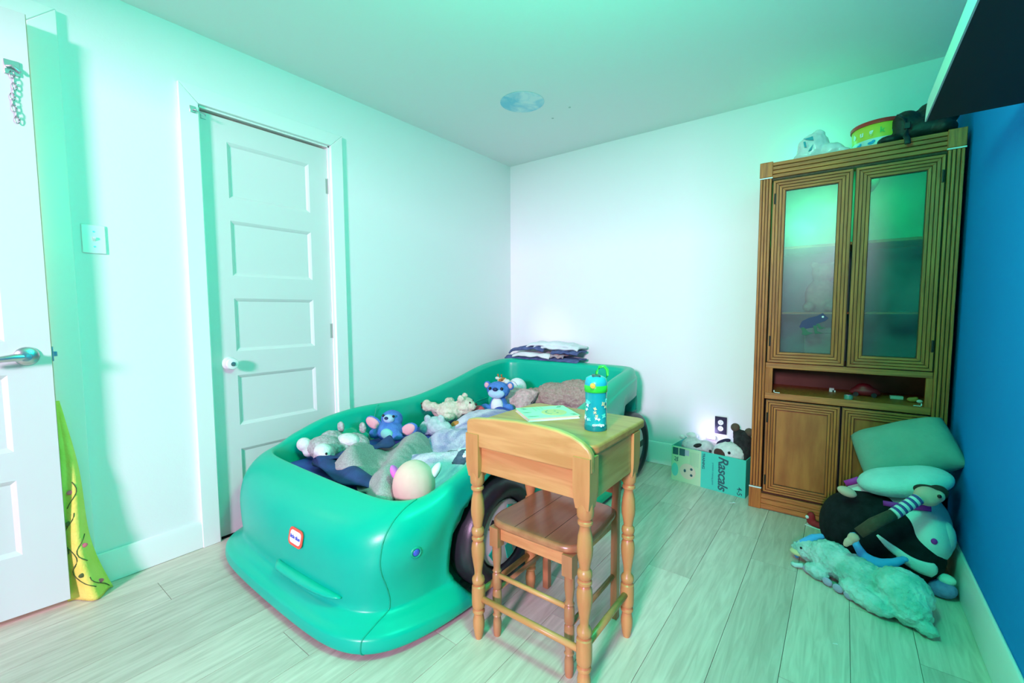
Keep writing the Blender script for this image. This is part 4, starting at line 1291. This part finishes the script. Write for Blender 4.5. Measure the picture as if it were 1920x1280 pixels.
MB().tube([(-0.04 + 0.09 * k / 10, -0.060 - 0.010 * math.sin(PI * k / 10), 0.20 + 0.035 * math.sin(PI * k / 10)) for k in range(11)], 0.0015, 6).build('stitch_seam', mat('seam_grey', (0.45, 0.46, 0.5), 0.8), wb, smooth=True)

M_FLUFF = mat('tan_fluff', (0.42, 0.28, 0.23), 1.0, (0.58, 0.42, 0.36), 75, 0.9, 170, ramp=(0.3, 0.7), detail=6)


def pillow(name, m, par, w_, h_, t_, mtx, fuzz=0.0, fs=40, nu=56, nv=44, pinch=0.06, rnd=0.0):
    vs, fs_ = [], []
    mb = MB()
    for side in (1, -1):
        def fn(u, v, s=side):
            a, b = 2 * u - 1, 2 * v - 1
            k = (max(0, 1 - a ** 4)) ** 0.55 * (max(0, 1 - b ** 4)) ** 0.55
            x = w_ / 2 * a * (1 - pinch * (1 - b * b)) * math.sqrt(1 - rnd * b * b)
            y = h_ / 2 * b * (1 - pinch * (1 - a * a)) * math.sqrt(1 - rnd * a * a)
            z = s * t_ / 2 * k + 0.006 * t_ / 0.1 * noise.noise(Vector((x * 9, y * 9, 3 * s)))* k
            p = Vector((x, y, z))
            if fuzz:
                p += Vector((0, 0, s)) * fuzz * (noise.noise(p * fs) + 0.6 * noise.noise(p * fs * 2.5))
            return mtx @ p
        mb.grid(fn, nu, nv)
    me = mb.mesh(name)
    bm = bmesh.new()
    bm.from_mesh(me)
    bmesh.ops.remove_doubles(bm, verts=bm.verts, dist=0.0006)
    bmesh.ops.recalc_face_normals(bm, faces=bm.faces)
    bm.to_mesh(me)
    bm.free()
    for p in me.polygons:
        p.use_smooth = True
    me.materials.append(m)
    o = bpy.data.objects.new(name, me)
    C.objects.link(o)
    if par is not None:
        o.parent = par
    return o


fp = thing('fluffy_pillow', 'long tan fluffy pillow against the headboard end of the bed', 'pillow', (-1.66, 2.80, 0.376))
plush('pillow_body', MB().ell((-0.22, -0.03, 0.085), (0.14, 0.12, 0.085)).ell((-0.06, 0.0, 0.115), (0.17, 0.13, 0.110)).ell((0.12, 0.03, 0.135), (0.19, 0.13, 0.125)).ell((0.28, 0.03, 0.115), (0.12, 0.12, 0.11)), M_FLUFF, fp, 0.008, 3, 0.012, 38)
pp = thing('pink_fluffy_cushion', 'dusty pink fluffy cushion left of the tan pillow', 'cushion', (-1.98, 2.58, 0.376))
pillow('cushion_body', mat('pink_fluff', (0.55, 0.33, 0.32), 1.0, (0.74, 0.50, 0.48), 34, 0.7, 90), pp, 0.30, 0.24, 0.13, Matrix.Translation((0.05, 0.0, 0.095)) @ Matrix.Rotation(R(38), 4, 'X'), 0.007, 36, 70, 56)
ib = thing('indigo_blanket', 'folded indigo blanket edge showing behind the desk', 'blanket', (-1.70, 2.30, 0.376))
cloth('blanket_fold', lambda u, v: (-0.17 + 0.46 * u, -0.13 + 0.30 * v + 0.04 * u, 0.095 + 0.012 * math.sin(9 * u + 5 * v) - 0.06 * (2 * v - 1) ** 2), 40, 24, M_SHEET, ib, 0.014)
cloth('blanket_underfold', lambda u, v: (-0.15 + 0.43 * u, -0.12 + 0.27 * v + 0.04 * u, 0.045 + 0.01 * math.sin(7 * u + 3 * v) - 0.03 * (2 * v - 1) ** 2), 30, 16, M_SHEET, ib, 0.014)

# round plush at the bonnet edge
rp_ = thing('round_plush', 'round beige plush with one pink and one white ear at the bed front', 'soft toy', (-1.315, 1.095, 0.376), R(40))
plush('plush_body', MB().ell((0, 0, 0.092), (0.084, 0.080, 0.096), (R(-12), 0, 0)).ell((0.0, 0.0, 0.06), (0.078, 0.076, 0.062)), mat('beige_velour', (0.70, 0.45, 0.38), 0.85, (0.76, 0.52, 0.44), 12), rp_, 0.008, 5)
plush('pink_ear', MB().ell((-0.075, 0.015, 0.135), (0.016, 0.026, 0.034), (0, R(-25), 0)), mat('orchid_felt', (0.72, 0.16, 0.62), 0.85), rp_, 0.005, 3)
plush('white_ear', MB().ell((0.080, 0.020, 0.135), (0.018, 0.028, 0.042), (0, R(32), 0)), mat('mint_white_felt', (0.72, 0.86, 0.84), 0.85), rp_, 0.005, 3)
MB().tube([(-0.004, -0.086, 0.060), (0.002, -0.085, 0.050), (0.0, -0.083, 0.042)], 0.002, 6).build('mouth_stitch', M_BROWNF, rp_, smooth=True)
aq = MB().grid(lambda u, v: (-1.50 + 0.16 * u, 0.985 + 0.10 * v, 0.386 + 0.015 * math.sin(5 * u) * v), 12, 8).build('aqua_cloth', mat('aqua_cloth', (0.35, 0.72, 0.72), 0.9), None, smooth=True, solid=0.008)
tag(aq, 'corner of pale aqua cloth in front of the round plush', 'cloth')

# folded laundry on the headboard ledge
la = thing('folded_clothes', 'folded white and navy patterned clothes on the headboard of the car bed', 'clothes', (-1.98, 3.06, 0.737))
M_LW = mat('white_cotton', (0.80, 0.78, 0.80), 0.9, bump=0.3, bscale=40)
M_LN = mat('navy_cotton', (0.06, 0.08, 0.20), 0.9, (0.10, 0.13, 0.30), 30, 0.2, 40)


def layer(name, m, x0, x1, y0, y1, z0, dz, seed, tl=0.0, th=0.012):
    return cloth(name, lambda u, v: (x0 + (x1 - x0) * u + 0.012 * noise.noise(Vector((v * 4, seed, 0))), y0 + (y1 - y0) * v + 0.02 * noise.noise(Vector((u * 4, seed, 5))), z0 + tl * u - dz * (abs(2 * u - 1) ** 5) * 0.6 + 0.012 * noise.noise(Vector((u * 5, v * 3, seed))) - 0.02 * max(0, 0.15 - v) / 0.15), 40, 16, m, la, th)


layer('bottom_fold', M_LN, -0.37, 0.34, -0.07, 0.10, 0.022, 0.012, 1)
layer('white_fold', M_LW, -0.27, 0.10, -0.095, 0.08, 0.050, 0.020, 2)
layer('navy_fold', M_LN, -0.33, 0.02, -0.06, 0.10, 0.085, 0.045, 3, 0.03)
layer('print_fold', mat('peach_print', (0.62, 0.40, 0.36), 0.9, (0.30, 0.25, 0.32), 22), 0.05, 0.22, -0.075, 0.08, 0.052, 0.01, 6)
layer('navy_edge', M_LN, 0.10, 0.34, -0.07, 0.10, 0.085, 0.010, 7)
layer('top_fold', mat('pale_cotton', (0.72, 0.76, 0.78), 0.9, bump=0.3, bscale=40), -0.08, 0.335, -0.055, 0.12, 0.118, 0.015, 4, 0.0, 0.016)
layer('top_cover', MATS['pale_cotton'], -0.16, 0.28, -0.045, 0.12, 0.140, 0.04, 5)

# ------------------------------------------------------------------ cardboard box of soft toys
bx = thing('cardboard_box', 'open teal printed cardboard box of soft toys beside the cabinet', 'box', (-0.665, 2.935, 0), R(-6.4))
BW, BD, BZ = 0.460, 0.245, 0.236
M_TEAL = mat('teal_card', (0.05, 0.56, 0.44), 0.6)
M_CARDI = mat('card_inside', (0.36, 0.36, 0.28), 0.8)
fr_ = MB().box(-BW / 2, BW / 2, 0, 0.004, 0, BZ).build('front_panel', M_TEAL, bx)
MB().box(-BW / 2, BW / 2, BD - 0.004, BD, 0, BZ).build('back_panel', M_CARDI, bx)
for s_ in (-1, 1):
    x0 = -BW / 2 if s_ < 0 else BW / 2 - 0.004
    MB().box(x0, x0 + 0.004, 0.004, BD - 0.004, 0, BZ).build('end_panel', M_TEAL, bx)
MB().box(-BW / 2 + 0.004, BW / 2 - 0.004, 0.004, BD - 0.004, 0, 0.004).build('bottom_panel', M_CARDI, bx)
M_PALEC = mat('pale_lime_print', (0.45, 0.66, 0.42), 0.6)
MB().box(-BW / 2 + 0.001, -0.035, -0.0006, 0.001, 0.001, BZ - 0.001).build('printed_field', M_PALEC, fr_)
M_INK2 = mat('print_ink', (0.02, 0.10, 0.12), 0.6)
text('lettering', 'Rascals', 0.082, M_INK2, fr_, (0.098, -0.0010, 0.122), (PI / 2, R(90), 0), 0.0006, shear=0.25, bold=0.0012, spacing=0.92)
text('lettering', 'premium training pants', 0.0155, mat('print_teal2', (0.02, 0.28, 0.28), 0.6), fr_, (0.040, -0.0010, 0.105), (PI / 2, R(90), 0), 0.0005)
text('lettering', 'TRAINING', 0.022, M_INK2, fr_, (-0.020, -0.0010, 0.175), (PI / 2, R(90), 0), 0.0005, bold=0.0004)
text('lettering', '70', 0.034, M_INK2, fr_, (-0.198, -0.0010, 0.150), (PI / 2, R(90), 0), 0.0005, bold=0.0004)
text('lettering', '4-5', 0.040, M_INK2, fr_, (0.197, -0.0010, 0.035), (PI / 2, R(90), 0), 0.0005, bold=0.0004)
for k in range(6):
    MB().box(-0.105 + 0.010 * k, -0.102 + 0.010 * k, -0.0012, 0, 0.125 - 0.004 * (k % 2), 0.215).build('small_print', mat('print_grey', (0.33, 0.50, 0.36), 0.6), fr_)
for k in range(2):
    MB().box(-0.222 + k * 0.044, -0.184 + k * 0.044, -0.0012, 0, 0.178, 0.226).build('icon_square', M_INK2, fr_)
MB().box(-0.140, -0.112, -0.0013, 0, 0.185, 0.222).build('icon_square', mat('print_lilac', (0.42, 0.45, 0.55), 0.6), fr_)
# smiling baby bear drawing turned on its side
disc(MB(), (-0.205, -0.0008, 0.075), 0.045, h=0.0006, sx=0.5).build('printed_spot', mat('print_mint', (0.12, 0.60, 0.52), 0.6), fr_)
fc = disc(MB(), (-0.120, -0.0010, 0.080), 0.052, h=0.0006, n=28).build('printed_face', mat('print_skin', (0.68, 0.58, 0.46), 0.6), fr_)
disc(MB(), (-0.095, -0.0018, 0.100), 0.0085, h=0.0006).build('face_eye', M_INK2, fc)
disc(MB(), (-0.095, -0.0018, 0.060), 0.0085, h=0.0006).build('face_eye', M_INK2, fc)
disc(MB(), (-0.138, -0.0018, 0.082), 0.011, h=0.0006, sx=0.7).build('face_mouth', M_INK2, fc)

dg1 = thing('plush_dog', 'black white and brown plush dog leaning in the box by the cabinet', 'soft toy', (-0.555, 3.06, 0.02), R(-6.4))
M_BLK = mat('black_fur', (0.012, 0.012, 0.014), 0.95, (0.03, 0.03, 0.032), 40, 0.4, 120)
M_WFUR = mat('white_long_fur', (0.62, 0.66, 0.64), 0.95, (0.74, 0.78, 0.76), 40, 0.4, 120)
plush('dog_head', MB().ell((0, -0.01, 0.20), (0.10, 0.075, 0.075)).ell((-0.05, -0.02, 0.175), (0.06, 0.06, 0.055)).ell((0.03, 0, 0.10), (0.085, 0.07, 0.09)), M_WFUR, dg1, 0.008, 3, 0.004, 50)
plush('dog_back', MB().ell((0.065, 0.035, 0.27), (0.055, 0.055, 0.085)).ell((0.075, 0.02, 0.20), (0.045, 0.06, 0.07)).ell((0.03, 0.04, 0.32), (0.028, 0.028, 0.045)), M_BLK, dg1, 0.008, 3, 0.004, 50)
for p in ((0.018, 0.035, 0.365), (0.098, 0.045, 0.345)):
    plush('paw', MB().ell(p, (0.028, 0.028, 0.028)), mat('brown_paw', (0.10, 0.07, 0.05), 0.95), dg1, 0.006, 2)
plush('eye_patch', MB().ell((-0.035, -0.075, 0.205), (0.042, 0.018, 0.030), (0, R(25), 0)), mat('chestnut_fur', (0.07, 0.03, 0.025), 0.95), dg1, 0.006, 2, 0.003)
plush('ear', MB().ell((-0.04, 0.0, 0.265), (0.050, 0.020, 0.018), (0, R(-28), 0)), mat('violet_black', (0.02, 0.01, 0.05), 0.9), dg1, 0.006, 2)
MB().ell((-0.105, -0.055, 0.185), (0.010, 0.009, 0.008)).build('nose', M_BLK, dg1, smooth=True)
eyes(dg1, [(0.02, -0.080, 0.225)], 0.009)
dg2 = thing('plush_puppy', 'pale plush puppy with black ear lying at the left in the box', 'soft toy', (-0.775, 3.07, 0.02), R(-6.4))
plush('puppy_body', MB().ell((0, 0, 0.205), (0.085, 0.07, 0.055)).ell((-0.03, 0.0, 0.11), (0.09, 0.07, 0.10)).ell((0.075, -0.01, 0.215), (0.05, 0.055, 0.045)), mat('lilac_grey_fur', (0.50, 0.52, 0.52), 0.95, (0.62, 0.65, 0.64), 40, 0.4), dg2, 0.008, 3, 0.004, 50)
plush('ear', MB().ell((0.040, -0.058, 0.228), (0.032, 0.012, 0.014), (0, R(-24), 0)), M_BLK, dg2, 0.005, 2)
plush('paw', MB().ell((-0.085, 0.0, 0.25), (0.022, 0.02, 0.016)).ell((-0.03, 0.03, 0.265), (0.04, 0.025, 0.02)), M_WFUR, dg2, 0.006, 2)
MB().ell((0.118, -0.045, 0.205), (0.009, 0.008, 0.008)).build('nose', M_BLK, dg2, smooth=True)

# ------------------------------------------------------------------ pile by the blue wall
wh_ = thing('black_white_plush', 'very large black and white plush with white stripe on the floor pile', 'soft toy', (0.155, 2.52, 0.0))
M_BLACKV = mat('black_velour', (0.006, 0.007, 0.009), 0.9, (0.012, 0.014, 0.018), 30, 0.2, 160, spec=0.2)
M_WHITEV = mat('white_velour', (0.70, 0.76, 0.74), 0.9, (0.76, 0.82, 0.80), 10, 0.2, 160)
plush('plush_body', MB().ell((0.0, -0.02, 0.165), (0.205, 0.185, 0.165)).ell((-0.10, -0.02, 0.15), (0.115, 0.15, 0.15)).ell((0.10, -0.09, 0.125), (0.12, 0.12, 0.12)).ell((-0.13, -0.10, 0.06), (0.07, 0.07, 0.06)), M_BLACKV, wh_, 0.012, 6)
plush('white_belly', MB().ell((0.105, 0.03, 0.205), (0.145, 0.175, 0.165)).ell((0.02, 0.05, 0.25), (0.15, 0.13, 0.115)).ell((0.155, -0.05, 0.20), (0.088, 0.13, 0.12)), M_WHITEV, wh_, 0.012, 6)
plush('paw', MB().ell((0.195, -0.085, 0.215), (0.048, 0.06, 0.075)), M_WHITEV, wh_, 0.009, 4)


def on_ellipsoid(c, r, x, z):
    k = 1 - ((x - c[0]) / r[0]) ** 2 - ((z - c[2]) / r[2]) ** 2
    return c[1] - r[1] * math.sqrt(max(0.02, k))


st_pts, st_r = [], []
for k in range(17):
    f = k / 16
    x_ = -0.01 + 0.185 * f
    z_ = 0.205 - 0.095 * f - 0.02 * math.sin(PI * f)
    y_ = min(on_ellipsoid((0, -0.02, 0.165), (0.205, 0.185, 0.165), x_, z_), on_ellipsoid((0.10, -0.09, 0.125), (0.12, 0.12, 0.12), x_, z_) if abs(x_ - 0.1) < 0.11 else 9)
    st_pts.append((x_, y_ + 0.004, z_))
    st_r.append(0.005 + 0.026 * f ** 0.7 * (1 if k < 16 else 0.5))
MB().tube(st_pts, st_r, 10, flat=(0.45, 1.0)).build('white_stripe', M_WHITEV, wh_, smooth=True)
MB().tube([(0.01 + 0.03 * k, -0.108 - 0.004 * math.sin(k), 0.315 + 0.003 * k) for k in range(6)], 0.012, 8, flat=(0.4, 1)).build('pink_collar', mat('magenta_ribbon', (0.55, 0.03, 0.38), 0.7), wh_, smooth=True)
MB().tube([(-0.120, 0.0, 0.335), (-0.095, 0.0, 0.350), (-0.07, -0.005, 0.368)], 0.014, 8, flat=(0.5, 1)).build('pink_tag', MATS['magenta_ribbon'], wh_, smooth=True)
MB().ell((0.165, -0.175, 0.225), (0.010, 0.006, 0.012)).build('pink_patch', MATS['magenta_ribbon'], wh_, smooth=True)

pi1 = thing('sage_pillow', 'large sage green pillow on top of the pile against the cabinet', 'pillow', (0.245, 2.62, 0.40))
pillow('pillow_body', mat('sage_cotton', (0.20, 0.34, 0.28), 0.9, (0.25, 0.40, 0.33), 6, 0.25, 60), pi1, 0.37, 0.27, 0.17, Matrix.Translation((-0.002, 0.03, 0.105)) @ Matrix.Rotation(R(-23), 4, 'Y') @ Matrix.Rotation(R(40), 4, 'X'), pinch=0.03, rnd=0.10)
pi2 = thing('aqua_cushion', 'pale aqua plush cushion squeezed under the sage pillow', 'cushion', (0.235, 2.50, 0.34))
plush('cushion_body', MB().ell((0, 0, 0.06), (0.165, 0.12, 0.060), (0, R(-17), 0)).ell((-0.05, 0, 0.05), (0.115, 0.11, 0.055), (0, R(-17), 0)).ell((0.06, 0, 0.085), (0.10, 0.10, 0.052), (0, R(-10), 0)), mat('aqua_plush', (0.46, 0.68, 0.68), 0.9, (0.55, 0.76, 0.76), 12, 0.3, 120), pi2, 0.010, 6)

dl = thing('monkey_plush', 'plush monkey in purple striped shirt lying over the black plush', 'soft toy', (0.165, 2.36, 0.30))
plush('monkey_head', MB().ell((0.125, -0.025, 0.105), (0.042, 0.04, 0.038)).ell((0.155, -0.03, 0.115), (0.022, 0.026, 0.022)), mat('peach_felt', (0.72, 0.45, 0.36), 0.9), dl, 0.006, 3)
plush('hair', MB().ell((0.160, 0.005, 0.120), (0.032, 0.030, 0.028)).ell((0.13, 0.02, 0.115), (0.045, 0.03, 0.022)), mat('dark_hair', (0.03, 0.02, 0.015), 0.9), dl, 0.006, 3)
eyes(dl, [(0.155, -0.062, 0.125)], 0.007)
M_PURP = mat('purple_stripe', (0.12, 0.08, 0.30), 0.9)
M_STRW = mat('white_stripe_cloth', (0.68, 0.70, 0.72), 0.9)
arm = [Vector(p) for p in ((0.095, -0.075, 0.105), (0.055, -0.115, 0.075), (0.02, -0.135, 0.045), (-0.04, -0.165, 0.0), (-0.085, -0.185, -0.045), (-0.10, -0.19, -0.065), (-0.115, -0.195, -0.085))]
slv = MB().tube([arm[0].lerp(arm[2], k / 8) for k in range(9)], 0.021, 12).build('sleeve', M_STRW, dl, smooth=True)
for k in range(5):
    a = arm[0].lerp(arm[2], (k + 0.15) / 5)
    b = arm[0].lerp(arm[2], (k + 0.62) / 5)
    MB().tube([a, b], 0.0217, 12).build('stripe', M_PURP, slv, smooth=True)
MB().tube([arm[2], arm[3], arm[4]], [0.019, 0.022, 0.020], 12).build('arm', mat('brown_plush', (0.075, 0.045, 0.028), 0.95, (0.10, 0.06, 0.04), 30, 0.4), dl, smooth=True)
plush('hand', MB().ell(arm[5], (0.020, 0.018, 0.018)).ell(arm[6], (0.016, 0.014, 0.014)).ell(arm[6] + Vector((-0.008, -0.002, -0.012)), (0.011, 0.01, 0.012)), MATS['peach_felt'], dl, 0.005, 2)
MB().ell((-0.125, 0.02, 0.045), (0.036, 0.025, 0.020), (0, R(15), 0)).build('foot', MATS['peach_felt'], dl, smooth=True)

dn = thing('teal_dinosaur', 'fluffy teal plush dinosaur lying on the floor in front of the pile', 'soft toy', (0.075, 2.20, 0.0), R(-31))
M_DINO = mat('teal_fur', (0.22, 0.52, 0.46), 0.95, (0.56, 0.74, 0.74), 14, 0.6, 90, ramp=(0.35, 0.65), detail=5)
mb = MB()
mb.ell((-0.195, 0.02, 0.060), (0.060, 0.045, 0.045)).ell((-0.235, 0.015, 0.055), (0.034, 0.032, 0.028)).ell((-0.185, 0.02, 0.088), (0.024, 0.03, 0.022))
mb.ell((-0.10, 0.02, 0.075), (0.095, 0.07, 0.072)).ell((0.0, 0.015, 0.07), (0.11, 0.07, 0.068))
mb.ell((0.145, 0.03, 0.08), (0.095, 0.085, 0.082)).ell((0.195, -0.02, 0.055), (0.065, 0.06, 0.055))
mb.ell((0.075, -0.065, 0.035), (0.105, 0.038, 0.034), (0, 0, R(-10))).ell((-0.115, -0.055, 0.03), (0.05, 0.03, 0.028)).ell((0.255, -0.04, 0.028), (0.035, 0.025, 0.022))
plush('dinosaur_body', mb, M_DINO, dn, 0.006, 3, 0.006, 70)
MB().ell((-0.235, -0.004, 0.040), (0.032, 0.022, 0.014)).build('jaw', mat('pale_yellow_fur', (0.62, 0.62, 0.34), 0.9), dn, smooth=True)
for k in range(5):
    MB().ell((-0.15 + 0.045 * k, -0.058 - 0.006 * k, 0.020), (0.020, 0.010, 0.016)).build('belly_scale', mat('lilac_felt', (0.42, 0.40, 0.58), 0.9), dn, smooth=True)
eyes(dn, [(-0.205, -0.024, 0.080)], 0.005)
MB().tube([(-0.175, -0.05, 0.02), (-0.20, -0.065, 0.012), (-0.215, -0.062, 0.010)], 0.010, 8).build('claw', mat('aqua_felt2', (0.45, 0.72, 0.70), 0.9), dn, smooth=True)

bs = thing('blue_lizard_toy', 'bright blue thin soft lizard draped between dinosaur and black plush', 'soft toy', (0.10, 2.29, 0.09))
M_SKY = mat('sky_plush', (0.06, 0.36, 0.78), 0.9, (0.10, 0.42, 0.82), 20)
bs.location = (0.10, 2.315, 0.0)
plush('lizard_body', MB().tube([(-0.035, -0.015, 0.20), (-0.022, -0.045, 0.165), (0.0, -0.065, 0.135), (0.03, -0.075, 0.12), (0.065, -0.07, 0.12), (0.10, -0.055, 0.135), (0.125, -0.04, 0.150)], [0.012, 0.015, 0.020, 0.026, 0.024, 0.017, 0.013], 12), M_SKY, bs, 0.005, 2)
MB().ell((0.128, -0.040, 0.153), (0.014, 0.012, 0.010)).build('lizard_foot', M_SKY, bs, smooth=True)
bs2 = thing('blue_snake_toy', 'short bright blue soft toy peeking out left of the black plush', 'soft toy', (-0.085, 2.36, 0.0))
plush('snake_body', MB().tube([(-0.045, -0.02, 0.055), (-0.02, -0.03, 0.085), (0.015, -0.02, 0.115), (0.05, 0.0, 0.128)], [0.018, 0.020, 0.019, 0.012], 12), M_SKY, bs2, 0.005, 2)
MB().ell((-0.045, -0.02, 0.040), (0.016, 0.015, 0.038)).build('snake_tail', M_SKY, bs2, smooth=True)
pt = thing('purple_toy', 'small purple and white soft toy on the floor by the right baseboard', 'soft toy', (0.355, 2.36, 0.0))
plush('toy_body', MB().ell((0, 0, 0.035), (0.045, 0.04, 0.034)), mat('purple_fur', (0.22, 0.20, 0.50), 0.95, (0.30, 0.28, 0.60), 40, 0.4), pt, 0.006, 3, 0.002)
plush('toy_cap', MB().ell((0.01, 0.01, 0.072), (0.030, 0.028, 0.020)), M_WHITEV, pt, 0.006, 3)
rs = thing('red_fabric_shoe', 'small red and white doll shoe on the floor at the cabinet base', 'shoe', (-0.065, 2.735, 0.0), R(-20))
plush('shoe_body', MB().ell((0, 0, 0.018), (0.055, 0.022, 0.016)).ell((-0.035, 0, 0.042), (0.020, 0.020, 0.034)), mat('red_cloth', (0.36, 0.012, 0.02), 0.8), rs, 0.005, 2)
MB().box(-0.056, 0.056, -0.021, 0.021, 0.0, 0.006).build('shoe_sole', M_WHITEV, rs, bevel=0.004)
MB().ell((-0.046, -0.018, 0.048), (0.009, 0.006, 0.009)).build('white_dot', M_WHITEV, rs, smooth=True)

# ------------------------------------------------------------------ yellow blanket by the open door
yb = thing('yellow_blanket', 'yellow printed fleece blanket hanging behind the open door', 'blanket', (-2.398, 0.335, 0.0))
M_YEL = mat('yellow_fleece', (0.70, 0.66, 0.10), 0.95, (0.80, 0.74, 0.16), 10, 0.3, 120)


def drape(u, v):
    z = 0.80 * (1 - v) + 0.004
    wdt = 0.012 + 0.120 * v ** 1.1
    yl = -0.075 - 0.02 * v
    y = yl + wdt * u + 0.02 * v * math.sin(7 * v)
    x = -0.012 + 0.045 * math.sin(PI * u) * v + 0.018 * math.sin(9 * u + 3 * v) * v + 0.03 * v * u
    return (x, y, z)


cloth('blanket_drape', drape, 36, 60, M_YEL, yb, 0.010)


def dd(u, v, lift=0.0065):
    a, b, c = Vector(drape(u, v)), Vector(drape(u + 0.01, v)), Vector(drape(u, v + 0.01))
    n_ = (b - a).cross(c - a).normalized()
    if n_.x < 0:
        n_ = -n_
    return a + n_ * lift


M_OUT = mat('print_outline', (0.10, 0.12, 0.04), 0.9)
M_PKD = mat('print_pink', (0.78, 0.16, 0.22), 0.9)
random.seed(5)
for k, (u0, v0) in enumerate(((0.55, 0.45), (0.45, 0.60), (0.7, 0.72), (0.5, 0.86), (0.75, 0.93), (0.35, 0.74))):
    lr_ = [dd(min(0.97, u0 + 0.16 * math.sin(0.5 + 0.45 * q + k)), min(0.985, v0 - 0.05 + 0.016 * q)) for q in range(9)]
    MB().tube(lr_, 0.0016, 6).build('printed_line', M_OUT, yb, smooth=True)
    p = dd(u0, v0)
    MB().ell(p, (0.003, 0.011, 0.009)).build('printed_dot', M_PKD if k % 2 == 0 else M_OUT, yb, smooth=True)
# scraps on the floor
for q, (px, py, rz, lab) in enumerate(((-0.485, 2.80, 0.7, 'thin white scrap on the floor between the box and cabinet'), (-2.20, 0.77, 0.4, 'small pale blue scrap on the floor below the closet door'), (0.02, 1.80, 0.3, 'tiny white crumb on the floor in front of the teal dinosaur'))):
    m_ = Matrix.Rotation(rz, 4, 'Z')
    o = MB().box(-0.018, 0.018, -0.003, 0.003, 0, 0.002, m_).box(0.006, 0.016, -0.002, 0.010, 0.0, 0.0015, m_).build('paper_scrap', M_WHITEP if q != 1 else mat('aqua_cloth', (0, 0, 0)))
    if q == 2:
        o.scale = (0.4, 0.4, 1)
    o.location = (px, py, 0.0005)
    tag(o, lab, 'scrap')

bpy.data.scenes.remove(TMP)
